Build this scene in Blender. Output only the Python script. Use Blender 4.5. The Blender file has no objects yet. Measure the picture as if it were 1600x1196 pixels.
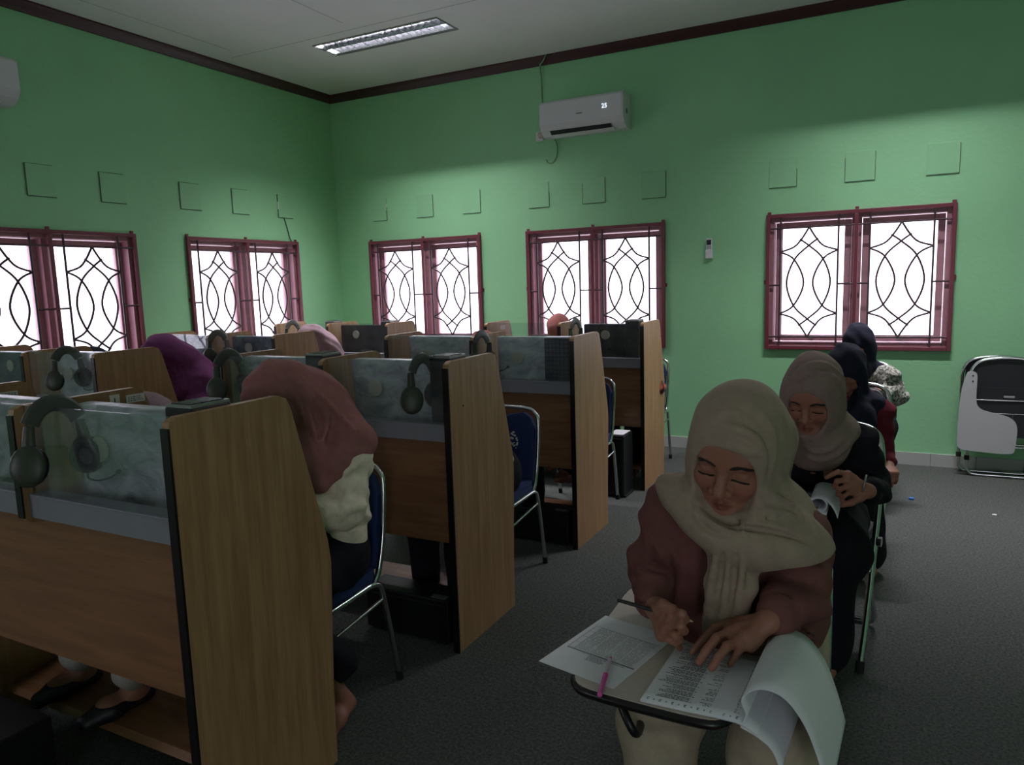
import bpy, math, random
import numpy as np
from mathutils import Vector, Matrix
random.seed(7)
rng = np.random.default_rng(5)
SC = bpy.context.scene
COL = SC.collection
PI = math.pi

# ------------------------------------------------------------------ camera geometry
CX, CY, FOC, CAMH = 800.0, 598.0, 1145.0, 1.5
def _ray(px, py):
    d = np.array([px-CX, py-CY, FOC]); return d/np.linalg.norm(d)
_ey = _ray(1397, 425); _ex = -_ray(-1422, 513)
_ex = _ex-_ex.dot(_ey)*_ey; _ex /= np.linalg.norm(_ex); _ez = np.cross(_ex, _ey)
RW = np.stack([_ex, _ey, _ez])
def at(px, py, y=None, z=None, x=None):
    """point of the room seen at photo position (px,py) on the plane y=, z= or x="""
    d = RW @ _ray(px, py)
    if y is not None: t = y/d[1]
    elif z is not None: t = (z-CAMH)/d[2]
    else: t = x/d[0]
    return np.array([0, 0, CAMH]) + t*d

# ------------------------------------------------------------------ materials
def lin(c):
    return tuple(((v/255)/12.92 if v/255 <= .04045 else ((v/255+.055)/1.055)**2.4) for v in c)
def newmat(name):
    m = bpy.data.materials.new(name); m.use_nodes = True
    nt = m.node_tree; b = nt.nodes['Principled BSDF']
    return m, nt, b
def N(nt, t, **kw):
    n = nt.nodes.new(t)
    for k, v in kw.items(): setattr(n, k, v)
    return n
def plain(name, rgb, rough=.5, metal=0.0, noise=0.0, nscale=60, bump=0.0, bscale=200, spec=None, coat=0, emit=None, estr=0):
    m, nt, b = newmat(name)
    c = lin(rgb)+(1,)
    b.inputs['Base Color'].default_value = c
    b.inputs['Roughness'].default_value = rough
    b.inputs['Metallic'].default_value = metal
    if spec is not None: b.inputs['Specular IOR Level'].default_value = spec
    if coat: b.inputs['Coat Weight'].default_value = coat
    if emit: b.inputs['Emission Color'].default_value = lin(emit)+(1,); b.inputs['Emission Strength'].default_value = estr
    tc = N(nt, 'ShaderNodeTexCoord')
    if noise:
        n = N(nt, 'ShaderNodeTexNoise'); n.inputs['Scale'].default_value = nscale; n.inputs['Detail'].default_value = 4
        nt.links.new(tc.outputs['Object'], n.inputs['Vector'])
        r = N(nt, 'ShaderNodeValToRGB')
        r.color_ramp.elements[0].position = .3; r.color_ramp.elements[1].position = .7
        r.color_ramp.elements[0].color = tuple(v*(1-noise) for v in c[:3])+(1,)
        r.color_ramp.elements[1].color = tuple(min(1, v*(1+noise)) for v in c[:3])+(1,)
        nt.links.new(n.outputs['Fac'], r.inputs['Fac']); nt.links.new(r.outputs['Color'], b.inputs['Base Color'])
    if bump:
        n2 = N(nt, 'ShaderNodeTexNoise'); n2.inputs['Scale'].default_value = bscale; n2.inputs['Detail'].default_value = 3
        nt.links.new(tc.outputs['Object'], n2.inputs['Vector'])
        bp = N(nt, 'ShaderNodeBump'); bp.inputs['Strength'].default_value = bump; bp.inputs['Distance'].default_value = .01
        nt.links.new(n2.outputs['Fac'], bp.inputs['Height']); nt.links.new(bp.outputs['Normal'], b.inputs['Normal'])
    return m
def wood(name, a, b_, scale, rough=.42):
    m, nt, b = newmat(name)
    tc = N(nt, 'ShaderNodeTexCoord'); mp = N(nt, 'ShaderNodeMapping'); mp.inputs['Scale'].default_value = scale
    n = N(nt, 'ShaderNodeTexNoise'); n.inputs['Scale'].default_value = 3; n.inputs['Detail'].default_value = 6; n.inputs['Roughness'].default_value = .6
    nt.links.new(tc.outputs['Object'], mp.inputs['Vector']); nt.links.new(mp.outputs['Vector'], n.inputs['Vector'])
    r = N(nt, 'ShaderNodeValToRGB'); r.color_ramp.elements[0].position = .35; r.color_ramp.elements[1].position = .65
    r.color_ramp.elements[0].color = lin(a)+(1,); r.color_ramp.elements[1].color = lin(b_)+(1,)
    nt.links.new(n.outputs['Fac'], r.inputs['Fac']); nt.links.new(r.outputs['Color'], b.inputs['Base Color'])
    b.inputs['Roughness'].default_value = rough
    return m
def glassy(name, tint=(235, 240, 240), haze=.05, gloss=.08, frost=0.0):
    m, nt, b = newmat(name); nt.nodes.remove(b)
    out = nt.nodes['Material Output']
    t = N(nt, 'ShaderNodeBsdfTransparent'); t.inputs['Color'].default_value = lin(tint)+(1,)
    g = N(nt, 'ShaderNodeBsdfGlossy'); g.inputs['Roughness'].default_value = .04
    d = N(nt, 'ShaderNodeBsdfDiffuse'); d.inputs['Color'].default_value = (.75, .78, .8, 1)
    fr = N(nt, 'ShaderNodeFresnel'); fr.inputs['IOR'].default_value = 1.35
    mu = N(nt, 'ShaderNodeMath', operation='MULTIPLY'); mu.inputs[1].default_value = gloss*10
    nt.links.new(fr.outputs[0], mu.inputs[0])
    m1 = N(nt, 'ShaderNodeMixShader'); nt.links.new(mu.outputs[0], m1.inputs[0])
    nt.links.new(t.outputs[0], m1.inputs[1]); nt.links.new(g.outputs[0], m1.inputs[2])
    m2 = N(nt, 'ShaderNodeMixShader'); nt.links.new(m1.outputs[0], m2.inputs[1]); nt.links.new(d.outputs[0], m2.inputs[2])
    tc = N(nt, 'ShaderNodeTexCoord'); n = N(nt, 'ShaderNodeTexNoise'); n.inputs['Scale'].default_value = 14; n.inputs['Detail'].default_value = 5
    nt.links.new(tc.outputs['Object'], n.inputs['Vector'])
    mr = N(nt, 'ShaderNodeMapRange'); mr.inputs[1].default_value = .35; mr.inputs[2].default_value = .75
    mr.inputs[3].default_value = haze*.4; mr.inputs[4].default_value = haze*1.8
    nt.links.new(n.outputs['Fac'], mr.inputs[0]); nt.links.new(mr.outputs[0], m2.inputs[0])
    nt.links.new(m2.outputs[0], out.inputs['Surface'])
    return m

M = {}
M['wall'] = plain('green_wall_paint', (148, 208, 158), .6, noise=.05, nscale=1.2, bump=.15, bscale=30)
M['vent'] = plain('green_vent_paint', (147, 206, 157), .6, noise=.03, nscale=3)
M['crack'] = plain('dark_crack', (78, 104, 82), .9)
M['ceiling'] = plain('ceiling_paint', (232, 231, 232), .8, noise=.02, nscale=2)
M['joint'] = plain('ceiling_joint', (150, 150, 150), .9)
M['cornice'] = plain('cornice_brown', (62, 30, 30), .45)
M['tile'] = plain('skirting_tile', (178, 182, 178), .3)
M['grout'] = plain('skirting_grout', (120, 122, 120), .8)
M['grille'] = plain('maroon_iron', (112, 48, 60), .4, spec=.6)
M['rod'] = plain('dark_iron_rod', (70, 52, 58), .45)
M['sash'] = plain('sash_wood', (184, 142, 152), .35, noise=.08, nscale=12)
M['lining'] = plain('frame_wood', (160, 112, 122), .35, noise=.08, nscale=12)
M['pane'] = glassy('window_pane', (250, 250, 252), .02, .05)
M['glass'] = glassy('desk_glass', (244, 247, 247), .05, .022)
M['beech_v'] = wood('beech_vertical', (150, 113, 78), (174, 137, 98), (14, 14, 1.0))
M['beech_h'] = wood('beech_horizontal', (124, 86, 58), (146, 104, 72), (1.0, 14, 14))
M['beech_edge'] = plain('beech_edge', (205, 170, 130), .4)
M['edge'] = plain('black_edge_band', (22, 16, 17), .35)
M['trunk'] = plain('grey_trunking', (136, 136, 146), .4, noise=.03, nscale=20)
M['black'] = plain('black_plastic', (16, 17, 21), .38)
M['blackpc'] = plain('black_metal_case', (20, 21, 27), .4)
M['keycap'] = plain('keycap_grey', (70, 74, 88), .45)
M['bluedark'] = plain('dark_blue_plastic', (36, 46, 66), .35)
M['silver'] = plain('silver_trim', (150, 152, 152), .35, .6)
M['disc'] = plain('pale_disc', (200, 196, 180), .5)
M['label'] = plain('white_label', (225, 225, 220), .6)
M['ink'] = plain('dark_ink', (40, 40, 46), .7)
M['inklight'] = plain('grey_ink', (120, 120, 128), .7)
M['hs_green'] = plain('olive_headset', (56, 62, 50), .42)
M['hs_band'] = plain('grey_headband', (82, 84, 80), .35)
M['pad'] = plain('ear_pad', (26, 26, 30), .6)
M['padgrey'] = plain('ear_mesh', (95, 96, 104), .6)
M['chrome'] = plain('chrome_tube', (205, 210, 208), .16, 1.0)
M['bluefab'] = plain('blue_upholstery', (22, 44, 92), .75, noise=.1, nscale=90, bump=.1, bscale=400)
M['blackfab'] = plain('black_upholstery', (24, 26, 32), .5, bump=.1, bscale=300)
M['rubber'] = plain('rubber_foot', (18, 18, 18), .8)
M['tablet'] = plain('tablet_laminate', (196, 184, 172), .4, noise=.05, nscale=120)
M['tabletw'] = plain('pale_tablet_laminate', (176, 178, 180), .4)
M['paper'] = plain('paper', (226, 228, 232), .7)
M['acwhite'] = plain('air_conditioner_white', (214, 216, 220), .35)
M['acdark'] = plain('air_conditioner_slot', (18, 22, 32), .4)
M['led'] = plain('led_digits', (235, 240, 255), .5, emit=(230, 240, 255), estr=.8)
M['cable'] = plain('painted_cable', (120, 170, 128), .6)
M['wire'] = plain('dark_wire', (60, 70, 60), .6)
M['plug'] = plain('plug_ivory', (190, 172, 165), .5)
M['alu'] = plain('louvre_aluminium', (180, 183, 188), .24, 1.0)
M['tube'] = plain('fluorescent_tube', (255, 255, 255), .5, emit=(245, 250, 255), estr=8)
M['skin'] = None
M['cap'] = plain('blue_cap', (40, 110, 190), .4)
M['pinkpen'] = plain('pink_pen', (214, 96, 170), .25)
M['clearpen'] = plain('clear_pen_barrel', (205, 190, 205), .2)
M['pencilblack'] = plain('black_pencil', (20, 20, 24), .4)
M['pencilwood'] = plain('pencil_wood', (210, 180, 150), .6)
M['bar_blue'] = plain('dark_under', (24, 24, 26), .7)

def m_carpet():
    m, nt, b = newmat('carpet_pile')
    tc = N(nt, 'ShaderNodeTexCoord')
    n = N(nt, 'ShaderNodeTexNoise'); n.inputs['Scale'].default_value = 95; n.inputs['Detail'].default_value = 6; n.inputs['Roughness'].default_value = .8
    n2 = N(nt, 'ShaderNodeTexNoise'); n2.inputs['Scale'].default_value = 1.1; n2.inputs['Detail'].default_value = 4
    nt.links.new(tc.outputs['Object'], n.inputs['Vector']); nt.links.new(tc.outputs['Object'], n2.inputs['Vector'])
    r = N(nt, 'ShaderNodeValToRGB')
    r.color_ramp.elements[0].position = .32; r.color_ramp.elements[1].position = .68
    r.color_ramp.elements[0].color = lin((38, 42, 40))+(1,); r.color_ramp.elements[1].color = lin((110, 114, 110))+(1,)
    mx = N(nt, 'ShaderNodeMixRGB', blend_type='MULTIPLY'); mx.inputs[0].default_value = .5
    r2 = N(nt, 'ShaderNodeValToRGB'); r2.color_ramp.elements[0].color = (.7, .72, .66, 1); r2.color_ramp.elements[1].color = (1.1, 1.1, 1.15, 1)
    nt.links.new(n.outputs['Fac'], r.inputs['Fac']); nt.links.new(n2.outputs['Fac'], r2.inputs['Fac'])
    nt.links.new(r.outputs['Color'], mx.inputs[1]); nt.links.new(r2.outputs['Color'], mx.inputs[2]); nt.links.new(mx.outputs[0], b.inputs['Base Color'])
    b.inputs['Roughness'].default_value = .95; b.inputs['Specular IOR Level'].default_value = .2
    bp = N(nt, 'ShaderNodeBump'); bp.inputs['Strength'].default_value = .6; bp.inputs['Distance'].default_value = .006
    nt.links.new(n.outputs['Fac'], bp.inputs['Height']); nt.links.new(bp.outputs['Normal'], b.inputs['Normal'])
    return m
M['carpet'] = m_carpet()
def m_plastic(name, dark, light):
    m, nt, b = newmat(name)
    tc = N(nt, 'ShaderNodeTexCoord')
    n = N(nt, 'ShaderNodeTexNoise'); n.inputs['Scale'].default_value = 9; n.inputs['Detail'].default_value = 7; n.inputs['Roughness'].default_value = .62; n.inputs['Distortion'].default_value = .6
    mp = N(nt, 'ShaderNodeMapping'); mp.inputs['Scale'].default_value = (1, 1, 1.8)
    nt.links.new(tc.outputs['Object'], mp.inputs['Vector']); nt.links.new(mp.outputs['Vector'], n.inputs['Vector'])
    r = N(nt, 'ShaderNodeValToRGB'); r.color_ramp.elements[0].position = .36; r.color_ramp.elements[1].position = .68
    r.color_ramp.elements[0].color = lin(dark)+(1,); r.color_ramp.elements[1].color = lin(light)+(1,)
    nt.links.new(n.outputs['Fac'], r.inputs['Fac']); nt.links.new(r.outputs['Color'], b.inputs['Base Color'])
    b.inputs['Roughness'].default_value = .32
    bp = N(nt, 'ShaderNodeBump'); bp.inputs['Strength'].default_value = .5; bp.inputs['Distance'].default_value = .02
    nt.links.new(n.outputs['Fac'], bp.inputs['Height']); nt.links.new(bp.outputs['Normal'], b.inputs['Normal'])
    return m
M['wrap'] = m_plastic('grey_plastic_wrap', (138, 144, 150), (206, 210, 216))
M['wrapdark'] = m_plastic('blue_grey_plastic_wrap', (58, 70, 88), (100, 116, 136))
M['wraplight'] = m_plastic('pale_plastic_wrap', (160, 168, 174), (220, 226, 230))
def m_skin(rgb):
    m, nt, b = newmat('skin')
    a = N(nt, 'ShaderNodeVertexColor'); a.layer_name = 'skin_tone'
    nt.links.new(a.outputs['Color'], b.inputs['Base Color']); b.inputs['Roughness'].default_value = .5
    b.inputs['Specular IOR Level'].default_value = .3
    return m
M['skin'] = m_skin(None)
def fabric(name, rgb, noise=.08, nscale=40, bump=.12, rough=.85):
    return plain(name, rgb, rough, noise=noise, nscale=nscale, bump=bump, bscale=350, spec=.15)
def m_plaid():
    m, nt, b = newmat('orange_batik')
    tc = N(nt, 'ShaderNodeTexCoord'); n = N(nt, 'ShaderNodeTexWave'); n.inputs['Scale'].default_value = 9; n.inputs['Distortion'].default_value = 9
    nt.links.new(tc.outputs['Object'], n.inputs['Vector'])
    r = N(nt, 'ShaderNodeValToRGB'); r.color_ramp.elements[0].color = lin((36, 20, 18))+(1,); r.color_ramp.elements[1].color = lin((178, 92, 62))+(1,)
    nt.links.new(n.outputs['Fac'], r.inputs['Fac']); nt.links.new(r.outputs['Color'], b.inputs['Base Color']); b.inputs['Roughness'].default_value = .8
    return m
M['batik'] = m_plaid()
def m_pattern():
    m, nt, b = newmat('grey_print_cloth')
    tc = N(nt, 'ShaderNodeTexCoord'); n = N(nt, 'ShaderNodeTexNoise'); n.inputs['Scale'].default_value = 75; n.inputs['Detail'].default_value = 3
    nt.links.new(tc.outputs['Object'], n.inputs['Vector'])
    r = N(nt, 'ShaderNodeValToRGB'); r.color_ramp.elements[0].position = .42; r.color_ramp.elements[1].position = .56
    r.color_ramp.elements[0].color = lin((74, 76, 72))+(1,); r.color_ramp.elements[1].color = lin((172, 172, 162))+(1,)
    nt.links.new(n.outputs['Fac'], r.inputs['Fac']); nt.links.new(r.outputs['Color'], b.inputs['Base Color']); b.inputs['Roughness'].default_value = .85
    return m
M['print'] = m_pattern()

# ------------------------------------------------------------------ mesh helpers
class MB:
    def __init__(s): s.v = []; s.f = []; s.m = []; s.sm = []
    def add(s, vs, fs, mi=0, smooth=False):
        o = len(s.v); s.v += [tuple(map(float, v)) for v in vs]
        for f in fs: s.f.append(tuple(o+i for i in f)); s.m.append(mi); s.sm.append(smooth)
        return s
    def box(s, a, b, mi=0):
        x0, y0, z0 = a; x1, y1, z1 = b
        return s.add([(x0,y0,z0),(x1,y0,z0),(x1,y1,z0),(x0,y1,z0),(x0,y0,z1),(x1,y0,z1),(x1,y1,z1),(x0,y1,z1)],
                     [(0,3,2,1),(4,5,6,7),(0,1,5,4),(1,2,6,5),(2,3,7,6),(3,0,4,7)], mi)
    def prism(s, pts, lo, hi, axis='x', mi=0, smooth=False):
        """outline extruded along an axis; pts are the two other coordinates in order"""
        n = len(pts)
        def mk(p, t):
            return {'x': (t, p[0], p[1]), 'y': (p[0], t, p[1]), 'z': (p[0], p[1], t)}[axis]
        vs = [mk(p, lo) for p in pts]+[mk(p, hi) for p in pts]
        s.add(vs, [tuple(range(n))[::-1], tuple(range(n, 2*n))], mi)
        s.add(vs, [(i, (i+1) % n, n+(i+1) % n, n+i) for i in range(n)], mi, smooth)
        return s
    def tube(s, pts, r, n=8, mi=0, closed=False, cap=True, sx=1.0):
        P = [Vector(p) for p in pts]; k = len(P)
        R = r if isinstance(r, (list, tuple)) else [r]*k
        prev = None; vs = []
        for i in range(k):
            if closed: t = (P[(i+1) % k]-P[i-1])
            elif i == 0: t = P[1]-P[0]
            elif i == k-1: t = P[-1]-P[-2]
            else: t = (P[i+1]-P[i]).normalized()+(P[i]-P[i-1]).normalized()
            t.normalize()
            if prev is None:
                a = Vector((0, 0, 1)) if abs(t.z) < .9 else Vector((1, 0, 0))
                prev = t.cross(a).normalized()
            prev = (prev-t*prev.dot(t)).normalized(); b = t.cross(prev)
            for j in range(n):
                q = 2*PI*j/n; vs.append(P[i]+(prev*math.cos(q)*sx+b*math.sin(q))*R[i])
        fs = []
        for i in range(k if closed else k-1):
            for j in range(n):
                a = i*n+j; b_ = i*n+(j+1) % n; c = ((i+1) % k)*n+(j+1) % n; d = ((i+1) % k)*n+j
                fs.append((a, b_, c, d))
        s.add(vs, fs, mi, True)
        if cap and not closed: s.add(vs, [tuple(range(n))[::-1], tuple(range((k-1)*n, k*n))], mi)
        return s
    def ell(s, c, r, n=16, m=10, mi=0):
        vs = []; fs = []
        for i in range(m+1):
            a = PI*i/m
            for j in range(n):
                b = 2*PI*j/n; vs.append((c[0]+r[0]*math.sin(a)*math.cos(b), c[1]+r[1]*math.sin(a)*math.sin(b), c[2]+r[2]*math.cos(a)))
        for i in range(m):
            for j in range(n): fs.append((i*n+j, (i+1)*n+j, (i+1)*n+(j+1) % n, i*n+(j+1) % n))
        return s.add(vs, fs, mi, True)
    def disc(s, c, r, axis, th, n=28, mi=0, rz=None):
        pts = []
        for j in range(n):
            q = 2*PI*j/n; pts.append((r*math.cos(q), (rz or r)*math.sin(q)))
        k = {'x': 0, 'y': 1, 'z': 2}[axis]
        o = [i for i in range(3) if i != k]
        return s.prism([(c[o[0]]+p[0], c[o[1]]+p[1]) for p in pts], c[k]-th/2, c[k]+th/2, axis, mi)
    def sheet(s, rows, th, mi=0):
        """grid of points (rows x cols) thickened along its normals"""
        G = np.array(rows, float); a, b = G.shape[:2]
        du = np.gradient(G, axis=0); dv = np.gradient(G, axis=1)
        nn = np.cross(du, dv); nn /= (np.linalg.norm(nn, axis=2, keepdims=True)+1e-9)
        T = (G+nn*th/2).reshape(-1, 3); B = (G-nn*th/2).reshape(-1, 3); k = a*b
        fs = []
        for i in range(a-1):
            for j in range(b-1):
                p, q, r, t = i*b+j, (i+1)*b+j, (i+1)*b+j+1, i*b+j+1
                fs.append((p, q, r, t)); fs.append((k+t, k+r, k+q, k+p))
        for i in range(a-1):
            for j in (0, b-1):
                p, q = i*b+j, (i+1)*b+j; fs.append((p, q, k+q, k+p) if j else (q, p, k+p, k+q))
        for j in range(b-1):
            for i in (0, a-1):
                p, q = i*b+j, i*b+j+1; fs.append((q, p, k+p, k+q) if i else (p, q, k+q, k+p))
        return s.add(list(T)+list(B), fs, mi, True)
    def build(s, name, mats, parent=None, bevel=0, loc=(0, 0, 0), seg=2):
        me = bpy.data.meshes.new(name); me.from_pydata(s.v, [], s.f)
        mats = mats if isinstance(mats, (list, tuple)) else [mats]
        for m in mats: me.materials.append(m)
        me.polygons.foreach_set('material_index', s.m); me.polygons.foreach_set('use_smooth', s.sm)
        me.update(); me.validate()
        o = bpy.data.objects.new(name, me); COL.objects.link(o); o.location = loc
        if parent: o.parent = parent
        if bevel:
            b = o.modifiers.new('bevel', 'BEVEL'); b.width = bevel; b.segments = seg; b.limit_method = 'ANGLE'
        return o
def rr(x0, z0, x1, z1, r, n=5, rs=None):
    """rounded rectangle outline"""
    rs = rs or [r]*4; out = []
    for (cx, cz, a0, q) in ((x1, z0, -PI/2, rs[0]), (x1, z1, 0, rs[1]), (x0, z1, PI/2, rs[2]), (x0, z0, PI, rs[3])):
        sx = -1 if cx == x1 else 1; sz = -1 if cz == z1 else 1
        for i in range(n+1):
            a = a0+PI/2*i/n; out.append((cx+sx*q+q*math.cos(a), cz+sz*q+q*math.sin(a)))
    return out
def catmull(P, n=6, closed=False):
    P = [np.array(p, float) for p in P]; k = len(P); out = []
    rng_ = range(k if closed else k-1)
    for i in rng_:
        g = lambda j: P[j % k] if closed else P[min(max(j, 0), k-1)]
        a, b, c, d = g(i-1), g(i), g(i+1), g(i+2)
        for j in range(n):
            t = j/n
            out.append(.5*((2*b)+(c-a)*t+(2*a-5*b+4*c-d)*t*t+(3*b-a-3*c+d)*t**3))
    if not closed: out.append(P[-1])
    return out
def tag(o, label, cat, group=None):
    o['label'] = label; o['category'] = cat
    if group: o['group'] = group
    return o
def thing(name, label, cat, loc, group=None, rz=0):
    o = bpy.data.objects.new(name, None); COL.objects.link(o); o.location = loc; o.rotation_euler = (0, 0, rz)
    o.empty_display_size = .05
    return tag(o, label, cat, group)
def structure(o): o['kind'] = 'structure'; return o
def copy_tree(o, parent=None):
    c = o.copy(); COL.objects.link(c)
    if parent: c.parent = parent
    for ch in list(o.children): copy_tree(ch, c)
    return c
def text_mesh(txt, size, name, mat, parent, mw, extrude=.0004):
    cu = bpy.data.curves.new(name, 'FONT'); cu.body = txt; cu.size = size; cu.extrude = extrude; cu.align_x = 'CENTER'; cu.align_y = 'CENTER'
    t = bpy.data.objects.new(name, cu); COL.objects.link(t)
    dg = bpy.context.evaluated_depsgraph_get(); me = bpy.data.meshes.new_from_object(t.evaluated_get(dg))
    bpy.data.objects.remove(t); me.materials.clear(); me.materials.append(mat)
    me.transform(mw); me.name = name
    o = bpy.data.objects.new(name, me); COL.objects.link(o); o.parent = parent
    return o

# ------------------------------------------------------------------ room shell
YB, XL, XR, YF, ZC = 6.396, -5.424, 2.6, -2.6, 3.54
TH = .16
WINB = [(-4.994, -3.624), (-3.125, -1.779), (-.937, .397)]
WINL = [(.10, 1.45), (2.56, 3.928), (4.408, 5.75)]
Z0, Z1 = .895, 1.99
def wall_with_holes(u0, u1, holes, z0, z1, mk):
    m = MB(); us = sorted([u0, u1]+[h for p in holes for h in p[:2]])
    for i in range(len(us)-1):
        a, b = us[i], us[i+1]
        if b-a < 1e-6: continue
        h = [p for p in holes if p[0] <= a+1e-6 and p[1] >= b-1e-6]
        if h:
            lo, hi = (h[0][2], h[0][3]) if len(h[0]) > 2 else (Z0, Z1)
            if lo > z0: m.box(*mk(a, b, z0, lo))
            m.box(*mk(a, b, hi, z1))
        else: m.box(*mk(a, b, z0, z1))
    return m
I = .025
structure(wall_with_holes(XL-TH, XR+TH, [(a+I, b-I, Z0+I, Z1-I) for a, b in WINB], 0, ZC+.1, lambda a, b, lo, hi: ((a, YB, lo), (b, YB+TH, hi))).build('wall_back', M['wall']))
structure(wall_with_holes(YF, YB, [(a+I, b-I, Z0+I, Z1-I) for a, b in WINL], 0, ZC+.1, lambda a, b, lo, hi: ((XL-TH, a, lo), (XL, b, hi))).build('wall_left', M['wall']))
structure(wall_with_holes(YF, YB, [], 0, ZC+.1, lambda a, b, lo, hi: ((XR, a, lo), (XR+TH, b, hi))).build('wall_right', M['wall']))
# unseen window and doorway openings, added behind the camera for frontal fill light
FH = [(-4.2, -3.1, .9, 2.0), (1.2, 2.1, 0.0, 2.1)]
structure(wall_with_holes(XL-TH, XR+TH, FH, 0, ZC+.1, lambda a, b, lo, hi: ((a, YF-TH, lo), (b, YF, hi))).build('wall_front', M['wall']))
structure(MB().box((XL-TH, YF-TH, -.1), (XR+TH, YB+TH, 0)).build('floor', M['carpet']))
# ceiling with openings for the recessed lights
LX, LY = 1.22, .30
LAMPS = [(-3.795, 5.19), (.1, 5.19)]
cm = MB(); 
ys = [YF]+[YB]
y0l, y1l = 5.19-LY/2, 5.19+LY/2
cm.box((XL, YF, ZC), (XR, y0l, ZC+.02)); cm.box((XL, y1l, ZC), (XR, YB, ZC+.02))
xs = [XL]+sum([[x-LX/2, x+LX/2] for x, _ in LAMPS], [])+[XR]
for i in range(0, len(xs), 2): cm.box((xs[i], y0l, ZC), (xs[i+1], y1l, ZC+.02))
cm.box((XL-TH, YF-TH, ZC+.2), (XR+TH, YB+TH, ZC+.25))
for k in range(8):
    x = XL+.35+k*1.22
    if x < XR-.1: cm.box((x-.002, YF, ZC-.0008), (x+.002, 4.75, ZC), 1)
for y in (4.9, 2.46, .02):
    cm.box((XL+.2, y-.002, ZC-.0008), (XR, y+.002, ZC), 1)
structure(cm.build('ceiling', [M['ceiling'], M['joint']]))
def cornice(name, p0, p1, ax):
    m = MB(); prof = [(0, -.075), (.016, -.075), (.03, -.055), (.05, -.03), (.06, -.012), (.06, 0), (0, 0)]
    if ax == 'back': m.prism([(YB-a, ZC+b) for a, b in prof], p0, p1, 'x')
    elif ax == 'left': m.prism([(XL+a, ZC+b) for a, b in prof], p0, p1, 'y')
    structure(m.build(name, M['cornice']))
cornice('trim_1', XL, XR, 'back'); cornice('trim_2', YF, YB, 'left')
bb = MB(); bb.box((XL, YB-.012, 0), (XR, YB, .098))
for k in range(27): bb.box((XL+.3*k+.02, YB-.0128, 0), (XL+.3*k+.024, YB-.011, .098), 1)
structure(bb.build('baseboard_back', [M['tile'], M['grout']]))
bb = MB(); bb.box((XL, YF, 0), (XL+.012, YB, .098))
for k in range(30): bb.box((XL+.011, YF+.3*k+.02, 0), (XL+.0128, YF+.3*k+.024, .098), 1)
structure(bb.build('baseboard_left', [M['tile'], M['grout']]))

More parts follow.
